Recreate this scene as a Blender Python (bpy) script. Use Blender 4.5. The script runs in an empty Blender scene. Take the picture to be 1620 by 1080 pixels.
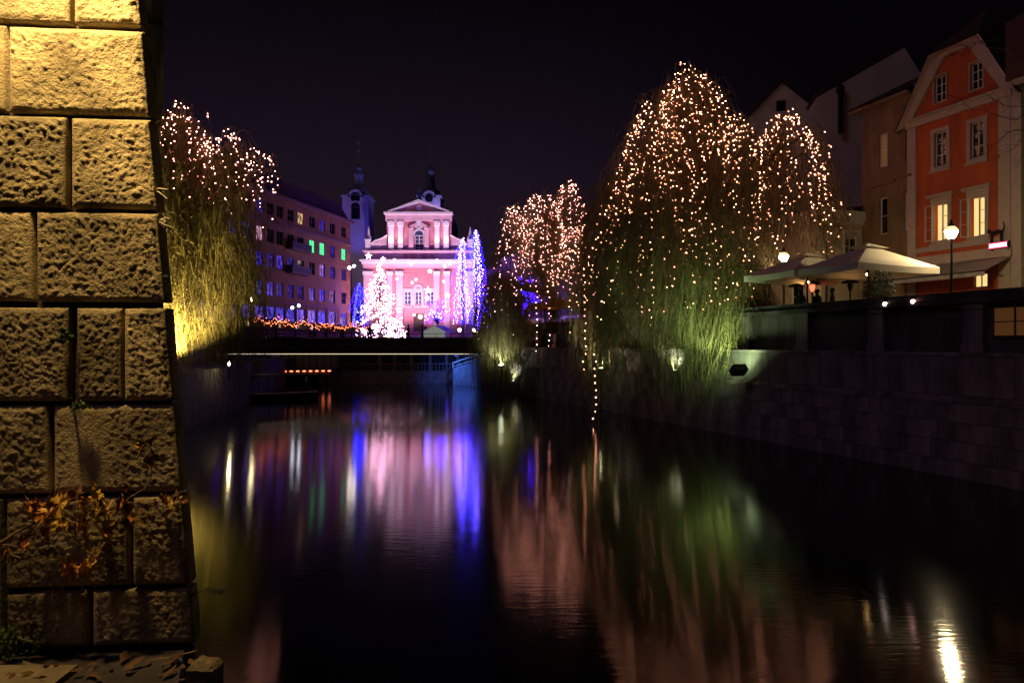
import bpy, bmesh, math, random
from mathutils import Vector, Matrix, noise
random.seed(11)
R = math.radians
scn = bpy.context.scene
COL = scn.collection
# ------------------------------------------------------------------ camera
EYE = 4.5            # metres above the water
F = 1080.0           # focal length in photo pixels (24 mm on 36 mm)
cam_d = bpy.data.cameras.new('camera'); cam = bpy.data.objects.new('camera', cam_d); COL.objects.link(cam)
cam.location = (0, 0, EYE); cam.rotation_euler = (R(90), 0, 0)
cam_d.sensor_width = 36; cam_d.lens = 24; cam_d.shift_y = 5/1620
cam_d.clip_start = .05; cam_d.clip_end = 3000
scn.camera = cam
# ------------------------------------------------------------------ night sky and an added purple fill lamp
world = bpy.data.worlds.new('World'); scn.world = world; world.use_nodes = True
wn, wl = world.node_tree.nodes, world.node_tree.links
wn.clear()
def wnode(t, **k):
    n = wn.new(t)
    for a, b in k.items(): setattr(n, a, b)
    return n
w_out = wnode('ShaderNodeOutputWorld')
sky = wnode('ShaderNodeTexSky'); sky.sky_type = 'NISHITA'; sky.sun_disc = False
sky.sun_elevation = R(-4); sky.sun_rotation = R(-60)
bg1 = wnode('ShaderNodeBackground'); bg1.inputs['Strength'].default_value = 0.0015
wl.new(sky.outputs[0], bg1.inputs['Color'])
tc = wnode('ShaderNodeTexCoord'); sep = wnode('ShaderNodeSeparateXYZ'); wl.new(tc.outputs['Generated'], sep.inputs[0])
mr = wnode('ShaderNodeMapRange'); mr.inputs[1].default_value = 0; mr.inputs[2].default_value = .6
mr.inputs[3].default_value = 1; mr.inputs[4].default_value = 0; mr.interpolation_type = 'SMOOTHSTEP'
wl.new(sep.outputs['Z'], mr.inputs[0])
dot = wnode('ShaderNodeVectorMath', operation='DOT_PRODUCT'); dot.inputs[1].default_value = (-.25, .96, .1)
wl.new(tc.outputs['Generated'], dot.inputs[0])
mr2 = wnode('ShaderNodeMapRange'); mr2.inputs[1].default_value = .72; mr2.inputs[2].default_value = 1.0
mr2.inputs[3].default_value = .1; mr2.inputs[4].default_value = 1; mr2.interpolation_type = 'SMOOTHSTEP'
wl.new(dot.outputs['Value'], mr2.inputs[0])
mu = wnode('ShaderNodeMath', operation='MULTIPLY'); wl.new(mr.outputs[0], mu.inputs[0]); wl.new(mr2.outputs[0], mu.inputs[1])
mu2 = wnode('ShaderNodeMath', operation='MULTIPLY_ADD'); mu2.inputs[1].default_value = .017; mu2.inputs[2].default_value = .0007
wl.new(mu.outputs[0], mu2.inputs[0])
bg2 = wnode('ShaderNodeBackground'); bg2.inputs['Color'].default_value = (.85, .48, 1.0, 1)
wl.new(mu2.outputs[0], bg2.inputs['Strength'])
add = wnode('ShaderNodeAddShader'); wl.new(bg1.outputs[0], add.inputs[0]); wl.new(bg2.outputs[0], add.inputs[1])
wl.new(add.outputs[0], w_out.inputs[0])
sun_d = bpy.data.lights.new('purple_fill', 'SUN'); sun_d.energy = .085; sun_d.angle = R(12); sun_d.color = (.85, .58, 1)  # added sun lamp, a purple fill for the right quay wall
sun = bpy.data.objects.new('purple_fill', sun_d); COL.objects.link(sun)
sun.rotation_euler = Vector((.75, .45, -.6)).to_track_quat('-Z', 'Y').to_euler()
vs = scn.view_settings
vs.view_transform = 'Standard'; vs.look = 'None'; vs.exposure = 0; vs.gamma = 1
scn.cycles.use_denoising = True
scn.cycles.max_bounces = 6; scn.cycles.diffuse_bounces = 2; scn.cycles.glossy_bounces = 3
scn.cycles.transmission_bounces = 3; scn.cycles.transparent_max_bounces = 6
scn.cycles.caustics_reflective = False; scn.cycles.caustics_refractive = False
scn.cycles.use_light_tree = True; scn.cycles.sample_clamp_indirect = 4
# ------------------------------------------------------------------ helpers
def at(px, py, D):
    """a point of the place that lies D metres ahead of the camera"""
    return Vector(((px-810)/F*D, D, EYE+(545-py)/F*D))
class MB:
    def __init__(s): s.v = []; s.f = []
    def quad(s, a, b, c, d):
        n = len(s.v); s.v += [tuple(a), tuple(b), tuple(c), tuple(d)]; s.f.append((n, n+1, n+2, n+3)); return s
    def poly(s, pts):
        n = len(s.v); s.v += [tuple(p) for p in pts]; s.f.append(tuple(range(n, n+len(pts)))); return s
    def box(s, x0, x1, y0, y1, z0, z1):
        if x0 > x1: x0, x1 = x1, x0
        if y0 > y1: y0, y1 = y1, y0
        if z0 > z1: z0, z1 = z1, z0
        n = len(s.v)
        s.v += [(x0,y0,z0),(x1,y0,z0),(x1,y1,z0),(x0,y1,z0),(x0,y0,z1),(x1,y0,z1),(x1,y1,z1),(x0,y1,z1)]
        for q in ((0,3,2,1),(4,5,6,7),(0,1,5,4),(1,2,6,5),(2,3,7,6),(3,0,4,7)): s.f.append(tuple(n+i for i in q))
        return s
    def prism(s, pts, y0, y1):
        """polygon in (x,z), counter-clockwise seen from -y, extruded y0..y1"""
        n = len(s.v); k = len(pts)
        s.v += [(p[0], y0, p[1]) for p in pts] + [(p[0], y1, p[1]) for p in pts]
        s.f.append(tuple(range(n, n+k))); s.f.append(tuple(range(n+2*k-1, n+k-1, -1)))
        for i in range(k):
            j = (i+1) % k; s.f.append((n+j, n+i, n+k+i, n+k+j))
        return s
    def slab(s, pts, z0, z1):
        n = len(s.v); k = len(pts)
        s.v += [(p[0], p[1], z1) for p in pts] + [(p[0], p[1], z0) for p in pts]
        s.f.append(tuple(range(n, n+k))); s.f.append(tuple(range(n+2*k-1, n+k-1, -1)))
        for i in range(k):
            j = (i+1) % k; s.f.append((n+i, n+k+i, n+k+j, n+j))
        return s
    def tube(s, pts, rad, n=6, cap=True):
        pts = [Vector(p) for p in pts]; m = len(pts)
        if not hasattr(rad, '__len__'): rad = [rad]*m
        b = len(s.v); up = None
        for i, p in enumerate(pts):
            t = (pts[min(i+1, m-1)]-pts[max(i-1, 0)])
            if t.length < 1e-9: t = Vector((0,0,1))
            t.normalize()
            if up is None:
                up = t.orthogonal().normalized()
            else:
                up = (up - t*up.dot(t))
                up = up.normalized() if up.length > 1e-6 else t.orthogonal().normalized()
            w = t.cross(up)
            for j in range(n):
                a = 2*math.pi*j/n
                q = p + (up*math.cos(a)+w*math.sin(a))*rad[i]; s.v.append((q.x, q.y, q.z))
        for i in range(m-1):
            for j in range(n):
                k = (j+1) % n
                s.f.append((b+i*n+j, b+i*n+k, b+(i+1)*n+k, b+(i+1)*n+j))
        if cap:
            s.f.append(tuple(b+j for j in reversed(range(n)))); s.f.append(tuple(b+(m-1)*n+j for j in range(n)))
        return s
    def lathe(s, prof, c=(0,0,0), n=12):
        b = len(s.v); m = len(prof)
        for r, z in prof:
            for j in range(n):
                a = 2*math.pi*j/n; s.v.append((c[0]+r*math.cos(a), c[1]+r*math.sin(a), c[2]+z))
        for i in range(m-1):
            for j in range(n):
                k = (j+1) % n
                s.f.append((b+i*n+j, b+i*n+k, b+(i+1)*n+k, b+(i+1)*n+j))
        s.f.append(tuple(b+j for j in reversed(range(n)))); s.f.append(tuple(b+(m-1)*n+j for j in range(n)))
        return s
    def ball(s, c, r, n=8, m=5):
        return s.lathe([(max(.001, r*math.sin(math.pi*i/m)), -r*math.cos(math.pi*i/m)) for i in range(m+1)], c, n)
    def octa(s, c, r):
        n = len(s.v); x, y, z = c
        s.v += [(x+r,y,z),(x,y+r,z),(x-r,y,z),(x,y-r,z),(x,y,z+r),(x,y,z-r)]
        for i in range(4):
            j = (i+1) % 4; s.f.append((n+i, n+j, n+4)); s.f.append((n+j, n+i, n+5))
        return s
    def mesh(s, name, smooth=False):
        me = bpy.data.meshes.new(name); me.from_pydata(s.v, [], s.f); me.update()
        if smooth:
            me.polygons.foreach_set('use_smooth', [True]*len(me.polygons))
        return me
    def build(s, name, m, parent=None, smooth=False, loc=None):
        me = s.mesh(name, smooth); me.materials.append(m)
        return put(name, me, parent, loc)
def put(name, me, parent=None, loc=None, rz=0):
    o = bpy.data.objects.new(name, me); COL.objects.link(o)
    if parent is not None: o.parent = parent
    if loc is not None: o.location = loc
    if rz: o.rotation_euler = (0, 0, rz)
    return o
def tag(o, label=None, cat=None, group=None, kind=None):
    if label: o['label'] = label
    if cat: o['category'] = cat
    if group: o['group'] = group
    if kind: o['kind'] = kind
    return o
def thing(name, label, cat, loc=(0,0,0), rz=0, group=None):
    o = put(name, None, None, loc, rz); o.empty_display_size = .3
    return tag(o, label, cat, group)
def light(kind, name, loc, power, color, parent=None, target=None, size=60, blend=.6, radius=.1):
    d = bpy.data.lights.new(name, kind); d.energy = power; d.color = color; d.shadow_soft_size = radius
    if kind == 'SPOT': d.spot_size = R(size); d.spot_blend = blend
    o = bpy.data.objects.new(name, d); COL.objects.link(o)
    if parent is not None: o.parent = parent
    o.location = loc
    if target is not None:
        o.rotation_euler = (Vector(target)-Vector(loc)).to_track_quat('-Z', 'Y').to_euler()
    return o
# ------------------------------------------------------------------ materials
MATS = {}
def mat(name, col, rough=.8, var=.25, scale=3, bump=.0, bscale=30, metal=0, spec=.5, stretch=None, col2=None, dirt=0):
    if name in MATS: return MATS[name]
    m = bpy.data.materials.new(name); m.use_nodes = True; MATS[name] = m
    nt = m.node_tree; N, L = nt.nodes, nt.links; b = N['Principled BSDF']
    b.inputs['Roughness'].default_value = rough; b.inputs['Metallic'].default_value = metal
    b.inputs['Specular IOR Level'].default_value = spec
    t = N.new('ShaderNodeTexCoord'); mp = N.new('ShaderNodeMapping'); L.new(t.outputs['Object'], mp.inputs[0])
    if stretch: mp.inputs['Scale'].default_value = stretch
    nz = N.new('ShaderNodeTexNoise'); nz.inputs['Scale'].default_value = scale; nz.inputs['Detail'].default_value = 6
    nz.inputs['Roughness'].default_value = .65
    L.new(mp.outputs[0], nz.inputs['Vector'])
    cr = N.new('ShaderNodeValToRGB')
    a = [max(0, c*(1-var)) for c in col]; d = [min(1, c*(1+var)) for c in (col2 or col)]
    cr.color_ramp.elements[0].position = .32; cr.color_ramp.elements[1].position = .68
    cr.color_ramp.elements[0].color = (*a, 1); cr.color_ramp.elements[1].color = (*d, 1)
    L.new(nz.outputs['Fac'], cr.inputs[0]); L.new(cr.outputs[0], b.inputs['Base Color'])
    if bump:
        n2 = N.new('ShaderNodeTexNoise'); n2.inputs['Scale'].default_value = bscale; n2.inputs['Detail'].default_value = 5
        L.new(mp.outputs[0], n2.inputs['Vector'])
        bp = N.new('ShaderNodeBump'); bp.inputs['Strength'].default_value = bump; bp.inputs['Distance'].default_value = .02
        L.new(n2.outputs['Fac'], bp.inputs['Height']); L.new(bp.outputs[0], b.inputs['Normal'])
    return m
def glow(name, col, strength, sample=True):
    if name in MATS: return MATS[name]
    m = bpy.data.materials.new(name); m.use_nodes = True; MATS[name] = m
    N = m.node_tree.nodes; b = N['Principled BSDF']
    b.inputs['Base Color'].default_value = (*[min(.8, c*.5) for c in col], 1); b.inputs['Roughness'].default_value = .4
    b.inputs['Emission Color'].default_value = (*col, 1); b.inputs['Emission Strength'].default_value = strength
    if not sample: m.cycles.emission_sampling = 'NONE'
    return m
def streak_window(name, col, strength, seed, base=(.01,.01,.015), thr=.52):
    """dark pane with upright glow streaks; blue ones paint in reflections of lit trees"""
    if name in MATS: return MATS[name]
    m = glow(name, col, strength, False); nt = m.node_tree; N, L = nt.nodes, nt.links; b = N['Principled BSDF']
    b.inputs['Base Color'].default_value = (*base, 1); b.inputs['Roughness'].default_value = .15
    t = N.new('ShaderNodeTexCoord'); mp = N.new('ShaderNodeMapping'); L.new(t.outputs['Object'], mp.inputs[0])
    mp.inputs['Scale'].default_value = (9, 1, 1.1); oi = N.new('ShaderNodeObjectInfo'); vm = N.new('ShaderNodeVectorMath'); vm.operation = 'SCALE'; vm.inputs[0].default_value = (37, 11, 23); L.new(oi.outputs['Random'], vm.inputs['Scale']); L.new(vm.outputs[0], mp.inputs['Location'])
    nz = N.new('ShaderNodeTexNoise'); nz.inputs['Scale'].default_value = 1.2; nz.inputs['Detail'].default_value = 3
    L.new(mp.outputs[0], nz.inputs['Vector'])
    cr = N.new('ShaderNodeValToRGB'); cr.color_ramp.elements[0].position = thr-.08; cr.color_ramp.elements[1].position = thr+.12
    cr.color_ramp.elements[0].color = (.012,.012,.012,1); cr.color_ramp.elements[1].color = (1,1,1,1)
    L.new(nz.outputs['Fac'], cr.inputs[0])
    mx = N.new('ShaderNodeMath'); mx.operation = 'MULTIPLY'; mx.inputs[1].default_value = strength
    L.new(cr.outputs[0], mx.inputs[0]); L.new(mx.outputs[0], b.inputs['Emission Strength'])
    return m
M_glass = mat('dark_glass', (.012,.012,.016), .06, .2, spec=.6)
M_white = mat('white_paint', (.62,.58,.52), .6, .12, 4)
M_iron = mat('black_iron', (.018,.018,.02), .45, .3, 20, metal=.4)
M_steel = mat('dark_steel', (.02,.018,.018), .5, .35, 4, metal=.3)
M_roof = mat('dark_roof_tiles', (.09,.04,.03), .85, .4, 6, .5, 12)
M_wood = mat('dark_wood', (.10,.055,.03), .7, .35, 8)
M_bark = mat('willow_bark', (.09,.065,.045), .95, .45, 9, .8, 14, stretch=(1,1,.25))
M_twig = mat('willow_twigs', (.15,.09,.035), .75, .4, .9, col2=(.13,.11,.04))
M_twig2 = mat('willow_twigs_yellow', (.16,.115,.04), .75, .4, .9, col2=(.17,.14,.05))
M_wire = mat('cable_rubber', (.012,.012,.012), .6, .1)
M_bulb = glow('bulb_warm', (1,.36,.2), 48)
M_bulb_pink = glow('bulb_rose', (1,.36,.27), 40)
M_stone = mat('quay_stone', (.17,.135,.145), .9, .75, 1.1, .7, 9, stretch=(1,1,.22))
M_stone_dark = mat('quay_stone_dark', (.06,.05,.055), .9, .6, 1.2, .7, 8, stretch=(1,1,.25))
# ------------------------------------------------------------------ setting: water, quays, streets
WL = mat('river_water', (.004,.005,.0045), .088, .2, .5)
WL.node_tree.nodes['Principled BSDF'].inputs['IOR'].default_value = 1.45
_n, _l = WL.node_tree.nodes, WL.node_tree.links
_n['Principled BSDF'].inputs['Anisotropic'].default_value = .55
_tv = _n.new('ShaderNodeCombineXYZ'); _tv.inputs[1].default_value = 1; _l.new(_tv.outputs[0], _n['Principled BSDF'].inputs['Tangent'])
_mp = _n.new('ShaderNodeMapping'); _tc = _n.new('ShaderNodeTexCoord'); _l.new(_tc.outputs['Object'], _mp.inputs[0]); _mp.inputs['Scale'].default_value = (.55, 3.2, 1)
_nz = _n.new('ShaderNodeTexNoise'); _nz.inputs['Scale'].default_value = 3.2; _nz.inputs['Detail'].default_value = 3; _l.new(_mp.outputs[0], _nz.inputs['Vector'])
_bp = _n.new('ShaderNodeBump'); _bp.inputs['Strength'].default_value = .3; _bp.inputs['Distance'].default_value = .008
_l.new(_nz.outputs['Fac'], _bp.inputs['Height']); _l.new(_bp.outputs[0], _n['Principled BSDF'].inputs['Normal'])
tag(MB().quad((-60,-25,0),(45,-25,0),(45,84,0),(-60,84,0)).build('river_water', WL), kind='structure')
STREET = 5.4
def rx(D, c=23.58): return c-.37*D          # right quay line
M_pave = mat('paving', (.16,.14,.125), .85, .3, 2, .4, 12)
tag(MB().slab([(rx(-20)+2.0,-20),(160,-20),(160,84),(rx(84)+2.0,84)], 5.0, STREET).build('street', M_pave), kind='structure')
tag(MB().slab([(-200,84),(200,84),(200,900),(-200,900)], 4.9, STREET-.004).build('square_ground', M_pave), kind='structure')
LQ = [(-1.36,2.75),(-16.9,32.5),(-19.8,51),(-23.2,62),(-25.5,84)]        # left water edge
tag(MB().slab([(-160,29)]+[(x-4.2,y) for x,y in LQ[1:]]+[(-160,84)], 5.0, STREET+.004).build('bank_street', M_pave), kind='structure')
o = MB()
for (a,b) in zip(LQ[1:-1], LQ[2:]):
    o.slab([(a[0]-5.2,a[1]),(a[0],a[1]),(b[0],b[1]),(b[0]-5.2,b[1])], -1, 3.0)
a, b = LQ[0], LQ[1]
o.slab([(a[0]-3,a[1]+1.9),(a[0]-1.0,a[1]+1.9),(b[0],b[1]),(b[0]-5.2,b[1])], -1, 2.99)
tag(o.build('riverside_path', M_stone_dark), kind='structure')
o = MB()
for (a,b) in zip(LQ[1:-1], LQ[2:]):
    o.slab([(a[0]-4.8,a[1]),(a[0]-4.2,a[1]),(b[0]-4.2,b[1]),(b[0]-4.8,b[1])], 2.9, 6.3)
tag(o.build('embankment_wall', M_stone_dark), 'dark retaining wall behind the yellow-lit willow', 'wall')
# paved landing at the foot of the pier
landing = tag(MB().slab([(-6,-3),(2.5,-3),(2.5,2.3),(-1.36,2.72),(-1.95,4.2),(-6,4.6)], -1, 2.99).build('stone_landing', M_stone_dark), kind='structure')
M_flag = mat('flagstone', (.24,.19,.13), .9, .35, 5, .6, 25)
for i, (x0,x1,y0,y1) in enumerate(((-3.2,-2.36,2.2,2.78),(-2.34,-2.12,2.2,2.70),(-3.2,-2.5,2.8,3.2),(-2.48,-2.0,2.8,3.16))):
    g = MB(); g.slab([(x0,y0),(x1,y0),(x1-.01,y1),(x0+.012,y1)], 2.985, 3.02+.006*(i%3)); g.build('flagstone', M_flag, landing)
# ------------------------------------------------------------------ right embankment, a thing with courses of blocks, pilasters and coping
UX = Vector((.347,-.938,0)); UY = Vector((.938,.347,0)); RZ = math.atan2(-.938,.347)
quay = thing('embankment', 'long stepped stone embankment with dark bays below the cafe terrace', 'embankment', (rx(80),80,0), RZ)
QL = 92.0
g = MB()
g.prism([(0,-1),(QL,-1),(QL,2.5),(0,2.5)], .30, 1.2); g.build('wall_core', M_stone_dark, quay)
g = MB(); g.prism([(0,2.5),(QL,2.5),(QL,4.1),(0,4.1)], .50, 1.3); g.build('middle_wall', M_stone, quay)
g = MB(); g.box(0,QL,.16,.52,2.50,2.66); g.box(0,QL,.26,.52,2.66,2.74); g.build('moulding', M_stone, quay)
g = MB(); g.box(0,QL,.36,1.35,4.10,4.24); g.build('ledge', M_stone, quay)
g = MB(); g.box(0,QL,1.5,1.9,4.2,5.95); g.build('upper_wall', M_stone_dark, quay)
blk = {}
rows = [(-.3,.55,.0),(.56,1.2,.07),(1.21,1.85,.13),(1.86,2.49,.19)]
rnd = random.Random(5)
x = 20.0
for (z0,z1,off) in rows:
    x = 22+rnd.random()*2
    while x < QL-8:
        w = rnd.choice((1.5,1.9,2.3)); k = (w, z0)
        if k not in blk:
            b = MB(); b.box(.005,w-.005,0,.34,z0+.004,z1-.004); me = b.mesh('stone_block')
            me.materials.append(M_stone); blk[k] = me
        put('stone_block', blk[k], quay, (x, off+rnd.uniform(-.012,.012), 0)); x += w
x = 24
while x < QL-8:                                             # upright slabs of the middle wall
    w = rnd.choice((2.2,2.8,3.1)); k = (w, 'm')
    if k not in blk:
        b = MB(); b.box(.008,w-.008,0,.2,2.76,4.08); me = b.mesh('wall_slab'); me.materials.append(M_stone); blk[k] = me
    put('wall_slab', blk[k], quay, (x, .38+rnd.uniform(-.012,.012), 0)); x += w
b = MB(); b.box(0,.7,0,.28,4.24,5.95); b.box(-.06,.76,-.05,.28,4.24,4.5); b.box(-.06,.76,-.05,.28,5.75,5.95)
me = b.mesh('pilaster'); me.materials.append(M_stone)
for i in range(19): put('pilaster', me, quay, (16+i*4.0, 1.24, 0))
b = MB(); b.box(0,1.98,1.1,1.98,5.96,6.12); b.box(.0,1.98,1.2,1.85,6.12,6.38); me = b.mesh('coping_stone'); me.materials.append(M_stone_dark)
for i in range(42): put('coping_stone', me, quay, (10+i*2.0, 0, 0))
# cafe windows below the terrace
M_amber_pane = glow('amber_pane', (1,.42,.12), .045, False)
def sash_mesh(w, h, nx, nz, t=.06, d=.08):
    b = MB(); b.box(0,t,0,d,0,h); b.box(w-t,w,0,d,0,h); b.box(t,w-t,0,d,0,t); b.box(t,w-t,0,d,h-t,h)
    m = t*.55
    for i in range(1,nx): b.box(w*i/nx-m/2*(1.6 if nx==2 else 1), w*i/nx+m/2*(1.6 if nx==2 else 1), .012, d-.012, t, h-t)
    for i in range(1,nz): b.box(t, w-t, .018, d-.018, h*i/nz-m/2, h*i/nz+m/2)
    return b
def window(parent, s0, s1, z0, z1, y, nx, nz, fm, pm, t=.06, name='window'):
    w, h = s1-s0, z1-z0
    o = sash_mesh(w, h, nx, nz, t).build(name, fm, parent, loc=(s0, y, z0))
    p = MB(); p.quad((t*.6,.05,t*.6),(w-t*.6,.05,t*.6),(w-t*.6,.05,h-t*.6),(t*.6,.05,h-t*.6)); p.build('pane', pm, o)
    return o
for s, pm in ((60.9,M_amber_pane),(64.8,M_glass)):
    window(quay, s, s+1.5, 4.75, 5.8, 1.4, 2, 2, M_wood, pm)
for px, py in ((1399,481),(1443,477)):
    D = (23.58+1.2)/((px-810)/F+.37); p = at(px,py,D)
    t = thing('wall_lantern', 'small %s wall light glowing in the dark wall under the terrace' % ('white' if px < 1420 else 'rosy'), 'lantern', p)
    MB().ball((0,-.05,0), .085).build('globe', glow('lantern_small_%d' % px, (1,.8,.65) if px<1420 else (1,.5,.4), 9), t, True)
    g = MB(); g.box(-.03,.03,-.03,.25,-.02,.02); g.lathe([(.09,.07),(.02,.15)], (0,-.05,0), 8); g.build('bracket', M_iron, t)
# ------------------------------------------------------------------ foot bridge, far quay, mooring terrace
BR = 67.0
bridge = thing('footbridge', 'flat dark steel footbridge crossing the river with lit lower edge', 'bridge', (0,BR,0))
x0, x1 = -29.0, -.9
g = MB(); g.box(x0,x1,0,.18,3.66,5.06); g.box(x0,x1,-.08,.0,5.0,5.08); g.box(x0,x1,-.07,.0,3.62,3.74); g.build('girder', M_steel, bridge)
g = MB(); g.box(x0,x1,3.8,3.98,3.9,4.98); g.build('girder', M_steel, bridge)
g = MB(); g.box(x0,x1,.18,3.8,4.5,4.7); g.build('deck', M_steel, bridge)
b = MB(); b.lathe([(.05,0),(.05,.05),(.02,.07)], (0,0,0), 8); me = b.mesh('bolt'); me.materials.append(M_white)
for i in range(17):
    o = put('bolt', me, bridge, (x0+1.6+i*1.78, -.001, 4.38)); o.rotation_euler = (R(90),0,0)
g = MB(); g.box(x0,x1,-.06,-.005,3.555,3.612); g.build('light_strip', glow('strip_warm', (1,.8,.55), 1.1), bridge)
b = MB(); b.box(-.02,.02,.04,.08,5.06,5.62); me = b.mesh('railing_post'); me.materials.append(M_steel)
for i in range(21): put('railing_post', me, bridge, (x0+.4+i*1.48, 3.85, 0))
g = MB(); g.box(x0,x1,3.88,3.94,5.6,5.65); g.box(x0,x1,3.9,3.92,5.32,5.34); g.build('handrail', M_steel, bridge)
farq = thing('stone_quay', 'low pale stone quay wall closing the river beyond the footbridge', 'quay', (0,80,0))
g = MB(); g.box(-24,1,0,3,-1,1.45); g.box(-24,1,1.2,3.5,1.45,4.9); g.build('wall', M_stone_dark, farq)
M_stone_far = mat('far_stone', (.33,.28,.3), .9, .35, 1.5, .4, 6)
b = MB(); b.box(.02,1.58,0,.3,.0,.72); me = b.mesh('stone_block'); me.materials.append(M_stone_far)
for r in range(2):
    for i in range(14): put('stone_block', me, farq, (-22.6+i*1.6+(r*.8), -.2+.08*r+rnd.uniform(-.02,.02), r*.73))
b = MB(); b.box(0,.34,0,.34,1.46,4.6); b.box(-.05,.39,-.05,.39,1.46,1.7); me = b.mesh('post'); me.materials.append(M_stone_far)
for px in (598,622,648,678,704,722): put('post', me, farq, ((px-810)/F*80.4, .45, 0))
b = MB(); b.lathe([(.09,0),(.06,.12),(.12,.35),(.06,.6),(.09,.75)], (0,0,0), 8); me = b.mesh('baluster'); me.materials.append(M_stone_far)
for i in range(48): put('baluster', me, farq, (-22+i*.42, .35, 1.46))
g = MB(); g.box(-22.5,-1.8,.22,.48,2.21,2.34); g.build('handrail', M_stone_far, farq)
arch = thing('bridge_pier', 'blue-lit stone pier with sloped rail under the footbridge end', 'pier', (-4.9,75,0))
g = MB(); g.prism([(-1.6,-1),(1.8,-1),(1.8,3.0),(-1.6,1.9)], 0, 4); g.build('wall', M_stone_far, arch)
g = MB(); g.tube([(-1.6,-.1,2.5),(1.7,-.1,3.6)], .07); g.tube([(-1.6,-.1,2.1),(1.7,-.1,3.1)], .05); g.tube([(1.7,-.1,2.0),(1.7,-.1,3.6)], .05); g.tube([(-1.6,-.1,1.9),(-1.6,-.1,2.5)], .05); g.build('railing', M_white, arch)
t = thing('blue_floodlight', 'blue floodlight fixed beneath the end of the footbridge', 'floodlight', (-5.9,72,3.35))
g = MB(); g.box(-.2,.2,-.15,.15,0,.2); g.build('housing', M_iron, t)
g = MB(); g.box(-.17,.17,-.12,.12,-.02,.0); g.build('lens', glow('blue_lens', (.1,.25,1), 4), t)
light('SPOT', 'blue_beam', (0,0,-.1), 800, (.06,.2,1), t, (1.0,5.5,-2.2), 95)
# mooring terrace with red lamps
pont = thing('mooring_terrace', 'low dark mooring terrace edged with a row of small red lamps', 'terrace', (0,0,0))
g = MB(); g.slab([(-31,71.5),(-20.0,75),(-19.6,78),(-31,78)], 1.15, 1.75); g.build('deck', M_stone_dark, pont)
b = MB(); b.tube([(0,0,-2.5),(0,0,0)], .14, 8); me = b.mesh('pile'); me.materials.append(M_stone_dark)
for i in range(6): put('pile', me, pont, (-29.4+i*1.8, 72.4+i*.57, 1.15))
g = MB(); g.slab([(-26.3,77.6),(-19.7,77.6),(-19.7,77.9),(-26.3,77.9)], 1.75, 4.6)
g.build('screen', mat('screen_panel', (.2,.18,.2), .5, .2), pont)
b = MB(); b.box(-.04,.04,-.06,0,1.8,4.4); me = b.mesh('screen_post'); me.materials.append(M_steel)
for i in range(9): put('screen_post', me, pont, (-26.2+i*.8, 77.59, 0))
b = MB(); b.box(-.16,.16,-.07,0,-.06,.06); me = b.mesh('red_lamp'); me.materials.append(glow('red_lamp', (1,.2,.08), 4.5))
for i in range(13): put('red_lamp', me, pont, (-27.6+i*.63, 72.5+i*.2, 1.63), R(18))
boat = thing('moored_boat', 'black low tour boat moored in the shadow by the mooring terrace', 'boat', (-20.6,56,0), R(20))
g = MB(); st = [(-4.6,.2,.75),(-3.8,.85,.6),(-1.5,1.15,.5),(2,1.15,.5),(4.2,1.0,.55),(4.5,.9,.6)]
for i in range(len(st)-1):
    (xa,wa,za),(xb,wb,zb) = st[i], st[i+1]
    for s in (-1,1):
        g.quad((xa,s*wa*.75,-.1),(xb,s*wb*.75,-.1),(xb,s*wb,zb),(xa,s*wa,za))
    g.quad((xa,-wa,za),(xb,-wb,zb),(xb,wb,zb),(xa,wa,za))
g.quad((4.5,-.68,-.1),(4.5,.68,-.1),(4.5,.9,.6),(4.5,-.9,.6)); g.build('hull', M_steel, boat)
g = MB(); g.box(-2.4,3.6,-.95,.95,1.95,2.05); g.box(-2.5,3.7,-1.02,-.95,1.9,2.05); g.build('roof', M_steel, boat)
b = MB(); b.box(-.03,.03,-.03,.03,.5,1.95); me = b.mesh('roof_post'); me.materials.append(M_steel)
for i in range(5):
    for s in (-1,1): put('roof_post', me, boat, (-2.3+i*1.45, s*.9, 0))
g = MB(); g.box(-4.2,-2.6,-.98,-.94,.86,.9); g.build('rail', M_white, boat)
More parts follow.
